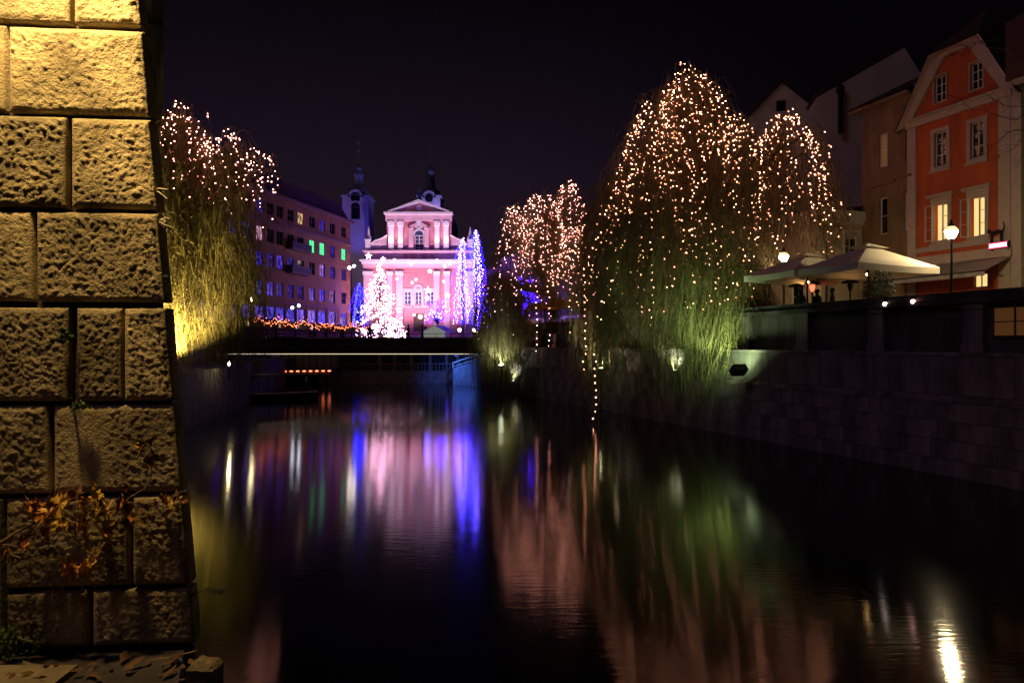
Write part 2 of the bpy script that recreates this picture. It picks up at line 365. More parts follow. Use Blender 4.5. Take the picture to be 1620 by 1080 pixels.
# ------------------------------------------------------------------ facade frames
class Fac:
    """a facade plane: local x along it as seen left to right, local y into the building, z up from the water"""
    def __init__(s, name, label, cat, ox, oy, ang):
        s.o = (ox, oy); s.ang = ang; s.ux = (math.cos(ang), math.sin(ang)); s.uy = (-math.sin(ang), math.cos(ang))
        s.t = thing(name, label, cat, (ox, oy, 0), ang)
    def p(s, px, py, y=0):
        """where the sight line of a photo pixel meets the facade: (s, z)"""
        k = (px-810)/F
        ox, oy = s.o[0]+s.uy[0]*y, s.o[1]+s.uy[1]*y
        d = s.ux[0]-k*s.ux[1]; q = (k*oy-ox)/d; D = oy+q*s.ux[1]
        return q, EYE+(545-py)/F*D
def wall_bands(mb, zs, left, right, holes, y=0, depth=.22):
    zz = sorted(set([round(z,4) for z in zs]+[round(h[2],4) for h in holes]+[round(h[3],4) for h in holes]))
    zz = [z for z in zz if min(zs)-1e-4 <= z <= max(zs)+1e-4]
    for a, b in zip(zz, zz[1:]):
        hs = sorted(h for h in holes if h[2] <= a+1e-4 and h[3] >= b-1e-4)
        la, lb = left(a+1e-5), left(b-1e-5)
        for h in hs:
            mb.quad((la,y,a),(h[0],y,a),(h[0],y,b),(lb,y,b)); la = lb = h[1]
        mb.quad((la,y,a),(right(a+1e-5),y,a),(right(b-1e-5),y,b),(lb,y,b))
    for (a,b,c,d) in holes:
        e = y+depth
        mb.quad((a,y,c),(a,e,c),(a,e,d),(a,y,d)); mb.quad((b,y,c),(b,y,d),(b,e,d),(b,e,c))
        mb.quad((a,y,c),(b,y,c),(b,e,c),(a,e,c)); mb.quad((a,y,d),(a,e,d),(b,e,d),(b,y,d))
    return mb
# ------------------------------------------------------------------ hotel on the left bank
hot = Fac('apartment_block', 'long brown five-storey block with painted blue reflections in its windows beyond the footbridge', 'building', -40.6, 61.0, math.atan2(.966,.259))
HLEN = 53.6
M_hot = mat('brown_render', (.34,.15,.055), .9, .18, .6, .2, 8)
M_hot2 = mat('brown_trim', (.26,.14,.095), .85, .15, 1)
blue_refl_p = [streak_window('blue_reflection_pane_%d' % i, (.12,.06,1), 1.0+.35*i, i*2+1, thr=.57+.03*(i%3)) for i in range(4)]  # glow streaks paint in the reflected lights of the blue trees
shop_p = [streak_window('shop_pane_%d' % i, (.14,.09,1), 1.5, i*5+2, thr=.53) for i in range(3)]
green_p = streak_window('green_pane', (.1,.9,.35), 1.5, 4, thr=.36)
warm_p = streak_window('warm_pane', (1,.6,.28), 1.1, 6, thr=.48)
pink_p = streak_window('pink_pane', (.9,.45,.6), .9, 3, thr=.48)
cols = [hot.p(px, 460)[0] for px in (411,428,443,460,476,494,510,526,544)]
sp = (cols[-1]-cols[0])/8
cols = [cols[0]-sp*k for k in range(9,0,-1)]+cols
hz = {}
wins = []
for r,(z0,z1) in enumerate(((22.0,23.4),(18.3,19.9),(15.0,16.6),(11.2,12.8))):
    for c, s in enumerate(cols):
        cc = c-9; k = rnd.random()
        pm = M_glass
        if r == 0: pm = warm_p if cc == 4 else (blue_refl_p[0] if k < .1 else M_glass)
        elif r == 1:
            pm = green_p if cc in (5,6,8) else (pink_p if cc == 0 else (blue_refl_p[c%4] if k < .5 else M_glass))
        elif r == 2: pm = blue_refl_p[c%4] if k < .75 else M_glass
        else: pm = blue_refl_p[(c+1)%4] if k < .9 else M_glass
        wins.append((s-.78, s+.78, z0-.15, z1+.15, pm, 2, 2))
for c, s in enumerate(cols): wins.append((s-1.12, s+1.12, 7.2, 9.65, shop_p[c%3], 2, 1))
g = MB(); wall_bands(g, [5.4,24.6], lambda z:0, lambda z:HLEN, [w[:4] for w in wins], 0, .28)
g.quad((HLEN,0,5.4),(HLEN,14,5.4),(HLEN,14,24.6),(HLEN,0,24.6)); g.quad((0,14,5.4),(0,0,5.4),(0,0,24.6),(0,14,24.6))
g.build('wall', M_hot, hot.t)
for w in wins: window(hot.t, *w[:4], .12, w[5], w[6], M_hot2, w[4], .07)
g = MB(); g.box(-.1,HLEN+.25,-.3,0,20.75,21.1); g.build('string_course', M_hot2, hot.t)
g = MB(); g.box(-.1,HLEN+.35,-.55,.0,24.5,24.9); g.build('cornice', M_hot2, hot.t)
g = MB(); g.box(-.1,HLEN+.2,-.22,0,10.1,10.4); g.build('string_course', M_hot2, hot.t)
g = MB(); g.prism([(-.2,24.9),(HLEN+.3,24.9),(HLEN-3,27.2),(0,27.2)], .3, 12); g.build('roof', M_roof, hot.t)
for s in (HLEN-7,HLEN-16,HLEN-26):
    g = MB(); g.box(s,s+1.1,3,4,25,28.2); g.box(s-.1,s+1.2,2.9,4.1,28.2,28.4); g.build('chimney', M_roof, hot.t)
for z in (17.95,14.65):
    bs = cols[12]-1.2
    g = MB(); g.box(bs,bs+4.9,-1.1,-.002,z-.16,z); g.build('balcony', M_hot2, hot.t)
    g = MB(); g.box(bs,bs+4.9,-1.1,-1.04,z,z+.95); g.box(bs,bs+.06,-1.04,-.002,z,z+.95); g.box(bs+4.84,bs+4.9,-1.04,-.002,z,z+.95); g.build('balcony_front', mat('balcony_front', (.07,.05,.05), .7), hot.t)
for i in range(9):
    s = (cols[8+i]+cols[9+i])/2
    g = MB(); g.box(s-.16,s+.16,-.1,-.002,5.4,10.1); g.build('pilaster', M_hot2, hot.t)
# tall dark building at the left edge behind the pier
dk = Fac('corner_house', 'tall unlit house whose dark corner with downpipes shows beside the pier', 'building', -29.0, 40.0, R(36))
s1,_ = dk.p(258.5, 300)
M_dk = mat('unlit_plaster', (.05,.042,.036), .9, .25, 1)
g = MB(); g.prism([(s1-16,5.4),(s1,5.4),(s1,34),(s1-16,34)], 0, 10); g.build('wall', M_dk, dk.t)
_, zc = dk.p(250, 47)
g = MB(); g.box(s1-16,s1+.12,-.35,-.002,zc-.16,zc+.12); g.build('string_course', M_dk, dk.t)
for px in (238,242,246):
    s,_ = dk.p(px, 300); g = MB(); g.tube([(s,-.12,5.4),(s,-.12,34)], .06, 8); g.build('downpipe', mat('pipe_zinc', (.12,.1,.075), .5, .2, metal=.5), dk.t)
# ------------------------------------------------------------------ church
CD = 136.0; CS = CD/F
ch = thing('baroque_church', 'pink baroque church with white pilasters and pediment behind the lit trees', 'church', ((663-810)*CS, CD, STREET))
M_pink = mat('church_pink', (.52,.19,.22), .85, .15, .35)
M_pinkl = mat('church_pale_pink', (.64,.4,.46), .85, .12, .4)
M_stuc = mat('church_stucco', (.74,.66,.68), .8, .08, .5)
BZ = 545-.9/CS
def cx(px): return (px-663)*CS
def cz(py): return (BZ-py)*CS
def cbox(g, a, b, t, bt, y0, y1): return g.box(cx(a),cx(b),y0,y1,cz(bt),cz(t))
win = [(cx(656),cx(670),cz(398),cz(372))]
g = MB(); wall_bands(g, [cz(398),cz(338)], lambda z:cx(612), lambda z:cx(714), win, 0, .8)
cbox(g, 612,714,338,398, .9, 16); g.build('upper_wall', M_pink, ch)
low = [(cx(640),cx(651),cz(482),cz(461)),(cx(657),cx(668),cz(482),cz(461)),(cx(676),cx(687),cz(482),cz(461)),(cx(655),cx(671),cz(525),cz(496))]
g = MB(); wall_bands(g, [cz(541),cz(412)], lambda z:cx(577), lambda z:cx(750), low, -.6, .7); cbox(g,577,750,412,541,.1,16)
g.build('lower_wall', M_pink, ch)
g = MB(); cbox(g,577,750,398.5,412,-.55,16); g.build('attic_band', M_pinkl, ch)
for h in win+low[:3]:
    o = window(ch, h[0],h[1],h[2],h[3], .3 if h in win else -.25, 2, 4 if h in win else 3, M_stuc, mat('church_glass', (.05,.06,.12), .15), .14)
window(ch, *low[3], -.2, 2, 3, M_wood, M_wood, .2, 'door')
# arched head of the big window, and its aedicule
def archband(g, c, z, r0, r1, y0, y1, n=10):
    for i in range(n):
        a, b = math.pi*i/n, math.pi*(i+1)/n
        q = [(c+r*math.cos(t), z+r*math.sin(t)) for r, t in ((r0,a),(r1,a),(r1,b),(r0,b))]
        g.prism([q[0],q[1],q[2],q[3]], y0, y1)
g = MB(); archband(g, cx(663), cz(372), cx(663.1), cx(670), -.02, .5); g.build('window_arch', mat('church_glass',(0,0,0)), ch)
g = MB(); archband(g, cx(663), cz(372), cx(670), cx(673), -.3, -.004); g.build('arch_moulding', M_stuc, ch)
for a,b in ((647,654.5),(671.5,679)):
    g = MB(); cbox(g,a,b,362,398,-.45,-.004); cbox(g,a-.6,b+.6,359.5,362,-.6,-.004); g.build('aedicule_column', M_pinkl, ch)
for sgn in (-1,1):
    g = MB(); g.prism([(cx(663+sgn*18),cz(360)),(cx(663+sgn*4),cz(352.5)),(cx(663+sgn*4),cz(356)),(cx(663+sgn*17),cz(363))][::sgn], -.6, -.01); g.build('broken_pediment', M_pinkl, ch)
g = MB(); g.lathe([(.01,0),(.85,0),(.85,.35),(.6,.35),(.6,.2),(.01,.2)], (0,0,0), 20); o = g.build('medallion', M_stuc, ch, loc=(cx(663),-.004,cz(355))); o.rotation_euler = (R(90),0,0)
for a,b in ((615,623.5),(630,638),(688,695.5),(702,710)):
    o = MB(); cbox(o,a,b,358,398,-.5,-.004); o = o.build('pilaster', M_stuc, ch)
    g = MB(); cbox(g,a-.9,b+.9,350,358,-.75,-.004)
    for k in (a+.5,b-.5): g.tube([(cx(k),-.85,cz(353)),(cx(k),-.5,cz(353))], .28, 8)
    g.build('capital', M_stuc, o)
g = MB(); cbox(g,610.5,715.5,340.5,350,-.6,-.004); g.build('entablature', M_pinkl, ch)
g = MB(); cbox(g,609,717,337,340.5,-1.3,.5); g.build('cornice', M_stuc, ch)
g = MB(); g.prism([(cx(612),cz(336.9)),(cx(714),cz(336.9)),(cx(663.5),cz(319.5))], -.2, 3); g.build('gable', M_pinkl, ch)
g = MB()
for sgn in (-1,1):
    q = [(cx(663.5+sgn*53),cz(337)),(cx(663.5+sgn*47),cz(337)),(cx(663.5),cz(321)),(cx(663.5),cz(317))]
    g.prism(q[::sgn], -1.2, 3)
g.build('pediment_cornice', M_stuc, ch)
g = MB(); g.prism([(cx(628),cz(335.5)),(cx(699),cz(335.5)),(cx(663.5),cz(323.5))], -.32, -.21); g.build('tympanum', M_pink, ch)
g = MB(); g.lathe([(.01,0),(.55,0),(.5,.2),(.01,.25)], (0,0,0), 12); o = g.build('crest', M_stuc, ch, loc=(cx(663),-.33,cz(329.5))); o.rotation_euler = (R(90),0,0)
for c in (619.5,705.5):
    g = MB(); g.lathe([(.55,0),(.55,.35),(.4,.4),(.42,.6),(.05,2.6)], (cx(c),.4,cz(337)), 4); g.build('obelisk', M_stone_far, ch)
g = MB(); g.lathe([(.5,0),(.48,.5),(.36,1.0),(.42,1.4),(.34,1.75),(.14,1.85),(.2,2.0),(.2,2.2),(.05,2.35)], (cx(663),.6,cz(318.5)), 8); g.lathe([(.01,2.55),(.3,2.56),(.01,2.6)],(cx(663),.6,cz(318.5)),10)
g.tube([(cx(663)+.35,.6,cz(318.5)+1.5),(cx(663)+.55,.4,cz(318.5)+1.2),(cx(663)+.3,.2,cz(318.5)+1.3)], .1, 6); g.build('statue', mat('verdigris_copper', (.28,.38,.42), .6), ch)
for sgn in (-1,1):                                           # volutes
    e = 613 if sgn < 0 else 713
    pts = [(cx(e),cz(398)),(cx(e),cz(372))]
    for i in range(1,9):
        t = i/8; pts.append((cx(e+sgn*(2+t*24)), cz(372+8*t+4*math.sin(t*math.pi*1.2)*(1-t)+6*(t**3))))
    pts.append((cx(e+sgn*28), cz(398)))
    g = MB(); g.prism(pts if sgn > 0 else pts[::-1], .0, 2); g.build('volute', M_pinkl, ch)
    g = MB(); sp_ = []
    for i in range(26):
        a = i*.55; r = 1.05*(1-i/27); sp_.append((cx(e+sgn*17)+sgn*r*math.cos(a), -.03, cz(388)+r*math.sin(a)))
    g.tube(sp_, .12, 5); g.build('scroll', M_stuc, ch)
    g = MB(); rim = [(p[0],-.05,p[1]) for p in pts[1:-1]]; g.tube(rim, .16, 5); g.build('volute_rim', M_stuc, ch)
    c = 582.5 if sgn < 0 else 744
    g = MB(); cbox(g,c-4,c+4,381,396,-.5,1.2); cbox(g,c-5,c+5,379,381,-.7,1.3); cbox(g,c-5,c+5,396,398.4,-.65,1.3); g.lathe([(.5,0),(.6,.5),(.35,.9),(.05,2.6)],(cx(c),.3,cz(379)),4); g.build('pedestal', M_stuc, ch)
g = MB(); cbox(g,575,752,396.8,398.6,-1.0,.9); g.build('string_course', M_pinkl, ch)
g = MB(); cbox(g,572,755,412,415,-1.9,0); cbox(g,574,753,415,418.5,-1.3,0); g.build('cornice', M_stuc, ch)
g = MB(); cbox(g,575.5,751.5,418.5,424,-.9,-.602); g.build('architrave', M_pinkl, ch)
for a,b in ((639,646),(648,660),(666,678),(680,687)):
    g = MB(); cbox(g,a,b,402.5,409,-.62,-.552); g.build('attic_panel', M_pink, ch)
for a,b in ((577,591),(614,622),(628,638.5),(687,696),(703,712),(736,750)):
    o = MB(); cbox(o,a,b,436,541,-1.0,-.602); o = o.build('pilaster', M_pinkl, ch)
    g = MB(); cbox(g,a-1,b+1,430,436,-1.25,-.602); g.build('capital', M_stuc, o)
for h in low[:3]:
    g = MB(); g.box(h[0]-.35,h[0]-.005,-.8,-.604,h[2]-.3,h[3]+.5); g.box(h[1]+.005,h[1]+.35,-.8,-.604,h[2]-.3,h[3]+.5); g.box(h[0]-.005,h[1]+.005,-.82,-.604,h[3]+.01,h[3]+.55); g.box(h[0]-.5,h[1]+.5,-.85,-.604,h[2]-.55,h[2]-.3); g.build('window_surround', M_pinkl, ch)
g = MB(); archband(g, cx(662.5), cz(458), .5, 1.0, -.85, -.604); g.build('niche_arch', M_pinkl, ch)
for i in range(6):
    g = MB(); g.box(cx(640)-i*.35,cx(687)+i*.35,-2-i*.4,-.9,.9-i*.15-.15,.9-i*.15); g.build('step', M_stone_far, ch)
# towers
M_tow = mat('tower_plaster', (.42,.36,.48), .85, .15, .3)
M_dome = mat('tower_copper', (.2,.22,.28), .6, .3, .5)
def tower(name, label, pxc, py_top, halfpx, D, prof, spire):
    S = D/F; t = thing(name, label, 'church tower', ((pxc-810)*S, D, STREET))
    Z = lambda py: EYE+(545-py)*S-STREET
    hw = halfpx*S; zt = Z(py_top)
    hole = [(-hw*.36,hw*.36,zt-5.4,zt-2.6)]
    g = MB(); wall_bands(g, [0,zt], lambda z:-hw, lambda z:hw, hole, -hw, .7); g.box(-hw,hw,-hw+.8,hw,0,zt); g.build('wall', M_tow, t)
    g = MB(); archband(g, 0, zt-2.6, .01, hw*.36, -hw-.02, -hw+.3); g.box(hole[0][0],hole[0][1],-hw+.5,-hw+.6,zt-5.4,zt-2.6); g.build('belfry_opening', M_glass, t)
    g = MB(); archband(g, 0, zt-2.6, hw*.36, hw*.48, -hw-.2, -hw-.03); g.box(-hw*.48,-hw*.36,-hw-.2,-hw-.004,zt-5.4,zt-2.6); g.box(hw*.36,hw*.48,-hw-.2,-hw-.004,zt-5.4,zt-2.6); g.build('belfry_surround', M_tow, t)
    for s in (-1,1):
        g = MB(); g.box(s*hw*.68,s*hw,-hw-.22,-hw-.004,zt-6,zt-.3); g.build('corner_pilaster', M_tow, t)
    g = MB(); g.box(-hw*1.12,-hw*.42,-hw*1.12,hw*1.12,zt-.3,zt+.15); g.box(hw*.42,hw*1.12,-hw*1.12,hw*1.12,zt-.3,zt+.15); archband(g,0,zt-.3,hw*.42,hw*.58,-hw*1.12,-hw*.8); g.build('cornice', M_tow, t)
    g = MB(); g.lathe([(hw*.36,0),(hw*.36,.12),(.01,.14)], (0,0,0), 16); o = g.build('clock_face', M_glass, t, loc=(0,-hw-.01,zt-.55)); o.rotation_euler = (R(90),0,0)
    g = MB(); g.box(-hw*1.05,hw*1.05,-hw*1.05,hw*1.05,zt+.15,zt+.3); g.lathe([(r*S,Z(py)) for r,py in prof], (0,0,0), 16); g.build('cupola', M_dome, t, True)
    g = MB(); g.lathe([(r*S,Z(py)) for r,py in spire], (0,0,0), 8)
    zz = Z(spire[-1][1]); g.box(-.5,.5,-.05,.05,zz+.55,zz+.68); g.box(-.06,.06,-.06,.06,zz-.2,zz+1.3); g.build('spire', mat('gilt_finial', (.25,.2,.15), .5), t)
    return t
tower('bell_tower', 'violet-lit bell tower rising beside the brown apartment block', 567, 314, 20, 160,
      [(20,313),(17,308),(15.5,300),(11,296.5),(10.5,295),(8.5,294),(8,279),(9.5,278),(7,274),(5,270),(5,268.5),(6,268),(4,264),(1,261)], [(.5,262),(.3,242),(1.4,240),(1.6,238),(.3,236),(.3,230)])
tower('bell_tower', 'bell tower with onion cupola half hidden behind the church pediment', 681, 314, 17.5, 158,
      [(17,313),(16,308),(14.5,303),(10,300),(9,297),(7.5,294),(6.5,287),(7,283),(5,279),(5.5,277),(6,276),(7,269.5),(5,267.5),(1.5,264)], [(1.0,265),(.35,247),(1.3,245),(1.4,243),(.3,241),(.3,235)])
# church floodlights: on low poles in the square
def floodlight(label, loc, target, power, color, size=70, lens=6, head=.3, name='floodlight', group=None, post=0, blend=.6):
    t = thing(name, label, 'floodlight', loc, 0, group)
    d = (Vector(target)-Vector(loc)).normalized()
    q = d.to_track_quat('Y', 'Z').to_matrix().to_4x4()
    g = MB(); g.box(-head/2,head/2,-head*.5,0,-head*.35,head*.35)
    h = g.build('housing', M_iron, t); h.matrix_basis = q
    g = MB(); g.box(-head*.45,head*.45,.002,.02,-head*.3,head*.3)
    h = g.build('lens', glow('lens_%s' % '_'.join('%d' % (c*99) for c in color)+'_%d' % int(lens), color, lens), t); h.matrix_basis = q
    g = MB(); g.box(-.03,.03,-.03,.03,-head*.35-.12-post,-head*.35)
    if post: g.box(-.2,.2,-.2,.2,-head*.35-.2-post,-head*.35-.1-post)
    g.build('bracket', M_iron, t)
    light('SPOT', 'beam', tuple(d*.12), power, color, t, tuple(d*5), size, blend, .12)
    return t
cxw = lambda px: (px-810)*CS
for px, tx, lab in ((600,625,'pink floodlight on a post aimed at the church side with the scroll'),(640,640,'pink floodlight on a post left of the church steps'),
                (688,688,'pink floodlight on a post beside the church steps toward the blue trees'),(735,705,'pink floodlight on a post behind the blue-lit trees')):
    floodlight(lab, (cxw(px),CD-15,STREET+2.2), (cxw(tx),CD,STREET+15), 9000, (1,.68,.88), 85, 5, .5, 'church_floodlight', None, 1.9)
for px, lab in ((619.5,'narrow uplight on the cornice below the outer pair of pilasters'),(634,'narrow uplight below the second white pilaster of the church'),
                (691.5,'narrow uplight below the third white pilaster of the church'),(706,'narrow uplight below the last white pilaster of the church')):
    floodlight(lab, (cxw(px),CD-1.7,STREET+cz(396)), (cxw(px),CD-.3,STREET+cz(350)), 600, (1,.75,.9), 70, 1.5, .25, 'pilaster_uplight', None)
floodlight('violet floodlight on a roof edge aimed at the bell tower', ((583-810)/F*141,143,20), ((567-810)/F*160,157,36), 7000, (.13,.09,1), 60, 2, .4, 'tower_floodlight')
floodlight('added dim violet fill light on the church roof aimed at the onion cupola', ((690-810)/F*151,151.3,31.2), ((681-810)/F*158,157,38), 3500, (.4,.35,1), 110, 1, .3, 'tower_floodlight')  # lamp added only to lift the second tower out of the dark
# ------------------------------------------------------------------ houses of the right bank
C0 = 39.3
def rhouse(name, label, px, c=C0):
    D = c/((px-810)/F+.37); return Fac(name, label, 'house', c-.37*D, D, RZ)
M_or = mat('orange_plaster', (.54,.105,.03), .85, .26, 1.0, .25, 20, stretch=(1.2,1,.35))
M_cream = mat('cream_trim', (.52,.4,.32), .8, .12, 2)
M_lit = glow('lit_room', (1,.72,.28), 1.0)
M_litdim = glow('lit_room_dim', (1,.6,.25), .05)
h1 = rhouse('gabled_house', 'narrow orange-red house with clipped gable and two lit open windows', 1437)
q = h1.p
sR = q(1600,150)[0]; zE = (q(1437,197)[1]+q(1600,143)[1])/2; sA, zA = q(1484,84); sB, zB = q(1549,62); zC = (zA+zB)/2
def left(z): return 0 if z <= zE else sA*(z-zE)/(zC-zE)
def right(z): return sR if z <= zE else sR+(sB-sR)*(z-zE)/(zC-zE)
def rect(f, a, b, t, bt):
    m = (a+b)/2; s0 = f.p(a,t)[0]; s1 = f.p(b,t)[0]; return (s0, s1, f.p(m,bt)[1], f.p(m,t)[1])
gw = [rect(h1,1478.5,1497,120,161), rect(h1,1535.5,1555,98,141)]
w2 = [rect(h1,1478.5,1498,208,263), rect(h1,1535.5,1557,192,250)]
w1 = [rect(h1,1479,1500,323,380), rect(h1,1536,1559,312,373)]
w0 = [rect(h1,1540,1562,432,455)]
g = MB(); wall_bands(g, [5.4,zE,zC], left, right, gw+w2+w1+w0, 0, .25)
g.quad((sR,0,5.4),(sR,9,5.4),(sR,9,zE),(sR,0,zE)); g.quad((0,9,5.4),(0,0,5.4),(0,0,zE),(0,9,zE)); g.build('wall', M_or, h1.t)
for h in gw+w2: window(h1.t, *h, .1, 2, 3, M_white, M_glass, .08)
for h in w1:
    o = MB().box(h[0]-1.3,h[1],.6,.65,h[2]-.6,h[3]+.6).build('lit_room_wall', M_lit, h1.t)
    o = sash_mesh((h[1]-h[0])*.48, h[3]-h[2], 1, 3, .05).build('casement', M_white, h1.t, loc=(h[0]+(h[1]-h[0])*.5,.05,h[2]))
    o = sash_mesh((h[1]-h[0])*.55, h[3]-h[2], 1, 3, .05).build('open_casement', M_white, h1.t, loc=(h[0]-.02,-.12,h[2])); o.rotation_euler = (0,0,R(188))
for h in w0: window(h1.t, *h, .1, 2, 1, M_white, M_lit, .07)
for h in gw+w2+w1:
    e = .2 if h in w2+w1 else .07
    g = MB(); g.box(h[0]-e,h[0],-.07,-.003,h[2]-e,h[3]+e); g.box(h[1],h[1]+e,-.07,-.003,h[2]-e,h[3]+e); g.box(h[0],h[1],-.07,-.003,h[3],h[3]+e); g.box(h[0],h[1],-.07,-.003,h[2]-e,h[2])
    if h in w2+w1: g.box(h[0]-e*1.3,h[1]+e*1.3,-.16,-.004,h[2]-e-.12,h[2]-e)
    if h in w1: g.box(h[0]-e*1.1,h[1]+e*1.1,-.1,-.003,h[3]+e,h[3]+e+.25); g.box(h[0]-e*2,h[1]+e*2,-.25,-.003,h[3]+e+.25,h[3]+e+.4)
    g.build('window_surround', M_cream, h1.t)
for a,b in ((0,.55),(sR-.62,sR)):
    g = MB(); g.box(a,b,-.09,-.003,5.4,zE-.3); g.build('corner_pilaster', M_cream, h1.t)
g = MB(); g.box(-.08,sR+.08,-.16,-.003,zE-.3,zE+.08); g.box(-.15,sR+.15,-.3,-.003,zE+.08,zE+.2); g.build('cornice', M_cream, h1.t)
zs = q(1480,391)[1]; g = MB(); g.box(.56,sR-.63,-.12,-.003,zs-.22,zs+.05); g.build('sill_course', M_cream, h1.t)
zs2 = q(1500,413)[1]; g = MB(); g.box(-.1,sR+.1,-.2,-.003,zs2-.12,zs2+.4); g.build('shop_cornice', M_cream, h1.t)
g = MB()                                                      # white barge boards of the gable
g.prism([(left(zE)-.12,zE+.2),(.42,zE+.2),(sA+.5,zC-.28),(sB-.5,zC-.28),(sR-.42,zE+.2),(sR+.12,zE+.2),(sB+.1,zC+.02),(sA-.1,zC+.02)], -.22, -.005)
g.build('barge_board', M_cream, h1.t)
rz_ = zC+2.6; mid = (sA+sB)/2
g = MB(); e = .45
g.poly([(-.6,-e,zE-.35),(-.6,9,zE-.35),(mid,9,rz_),(mid,2.4,rz_),(sA-.25,-e,zC+.05)])
g.poly([(sR+.6,9,zE-.35),(sR+.6,-e,zE-.35),(sB+.25,-e,zC+.05),(mid,2.4,rz_),(mid,9,rz_)])
g.poly([(sA-.25,-e,zC+.05),(mid,2.4,rz_),(sB+.25,-e,zC+.05)])
g.poly([(-.6,9,zE-.35),(sR+.6,9,zE-.35),(mid,9,rz_)]); g.build('roof', M_roof, h1.t)
g = MB(); g.quad((-.55,-e+.02,zE-.4),(-.02,-.01,zE-.02),(sA,-.01,zC),(sA-.27,-e+.02,zC)); g.quad((sB+.27,-e+.02,zC),(sB,-.01,zC),(sR+.02,-.01,zE-.02),(sR+.55,-e+.02,zE-.4)); g.quad((sA-.27,-e+.02,zC),(sA,-.01,zC-.02),(sB,-.01,zC-.02),(sB+.27,-e+.02,zC)); g.build('eaves_soffit', M_cream, h1.t)
aw = thing('awning', 'grey shop awning stretched along the foot of the orange-red house', 'awning', (*h1.o,0), RZ)
za = zs2-.15
g = MB(); g.quad((-.5,-2.3,za-.85),(sR+.2,-2.3,za-.85),(sR+.2,-.22,za),(-.5,-.22,za)); g.quad((-.5,-2.3,za-1.1),(sR+.2,-2.3,za-1.1),(sR+.2,-2.3,za-.85),(-.5,-2.3,za-.85)); g.build('cloth', mat('awning_cloth', (.3,.25,.22), .9), aw)
g = MB(); g.tube([(-.5,-2.3,za-.85),(sR+.2,-2.3,za-.85)], .04); g.tube([(.2,-2.25,za-.85),(.2,-.2,za-1.0)], .03); g.tube([(sR-.3,-2.25,za-.85),(sR-.3,-.2,za-1.0)], .03); g.build('frame', M_iron, aw)
# olive house at the frame edge
h0 = rhouse('plaster_house', 'olive plaster house at the frame edge beside the orange-red house', 1601)
M_ol = mat('olive_plaster', (.26,.21,.11), .9, .2, 1)
z0e = h0.p(1610,128)[1]
hw0 = [(1.6+i*2.3,2.6+i*2.3,z,z+1.9) for i in range(4) for z in (9.8,13.4)]
g = MB(); wall_bands(g,[5.4,z0e],lambda z:.02,lambda z:10,hw0+[(.9,2.6,5.5,8.0)],0,.25); g.build('wall', M_ol, h0.t)
for h in hw0: window(h0.t,*h,.1,2,3,M_white,M_glass,.08)
window(h0.t,.9,2.6,5.5,8.0,.15,2,2,M_wood,glow('shop_amber',(1,.42,.1),1.3),.08,'shop_window')
g = MB(); g.box(-.02,.5,-.07,-.003,5.4,z0e-.3); g.build('corner_pilaster', M_cream, h0.t)
g = MB(); g.box(.0,10,-.4,-.003,z0e-.3,z0e); g.build('cornice', M_cream, h0.t)
g = MB(); g.prism([(0,z0e),(10.4,z0e),(10.4,z0e+.1),(5,z0e+4),(0,z0e+3)], -.5, 8); g.build('roof', M_roof, h0.t)
# shop sign with a black cat
sg = thing('shop_sign', 'glowing rosy light box sign topped by a black cat figure', 'sign', (*h1.o,0), RZ)
s0,zz = h1.p(1566,396,-.3); s1_,_ = h1.p(1597,396,-.3); zt_ = h1.p(1580,383,-.3)[1]
g = MB(); g.box(s0,s1_,-.42,-.24,zz+.02,zt_); g.build('box', M_iron, sg)
g = MB(); g.box(s0+.06,s1_-.06,-.45,-.425,zz+.1,zt_-.08); g.build('light_panel', glow('sign_pink', (1,.45,.55), 3.2), sg)
g = MB(); g.box(s0,s1_,-.46,-.44,zt_-.07,zt_-.03); g.box(s0,s1_,-.46,-.44,zz+.05,zz+.09); g.build('neon_rim', glow('sign_red', (1,.06,.15), 2), sg)
g = MB(); cy = -.33; cs = s0+.35
g.tube([(cs-.28,cy,zt_+.52),(cs-.1,cy,zt_+.5),(cs+.15,cy,zt_+.56),(cs+.32,cy,zt_+.5)], [.08,.11,.11,.07], 8)
g.ball((cs-.36,cy,zt_+.6), .1); g.lathe([(.04,0),(.004,.1)],(cs-.41,cy,zt_+.66),5); g.lathe([(.04,0),(.004,.1)],(cs-.31,cy,zt_+.66),5)
for dx in (-.26,-.2,.24,.3): g.tube([(cs+dx,cy,zt_+.5),(cs+dx*1.05,cy,zt_)], [.05,.03], 6)
g.tube([(cs+.32,cy,zt_+.52),(cs+.42,cy,zt_+.75),(cs+.36,cy,zt_+1.05)], [.04,.035,.02], 6); g.build('cat_figure', M_iron, sg, True)
g = MB(); g.tube([(s0+.1,-.3,zz),(s0+.1,-.02,zz-.1)], .03); g.tube([(s1_-.1,-.3,zz),(s1_-.1,-.02,zz-.1)], .03); g.build('bracket', M_iron, sg)
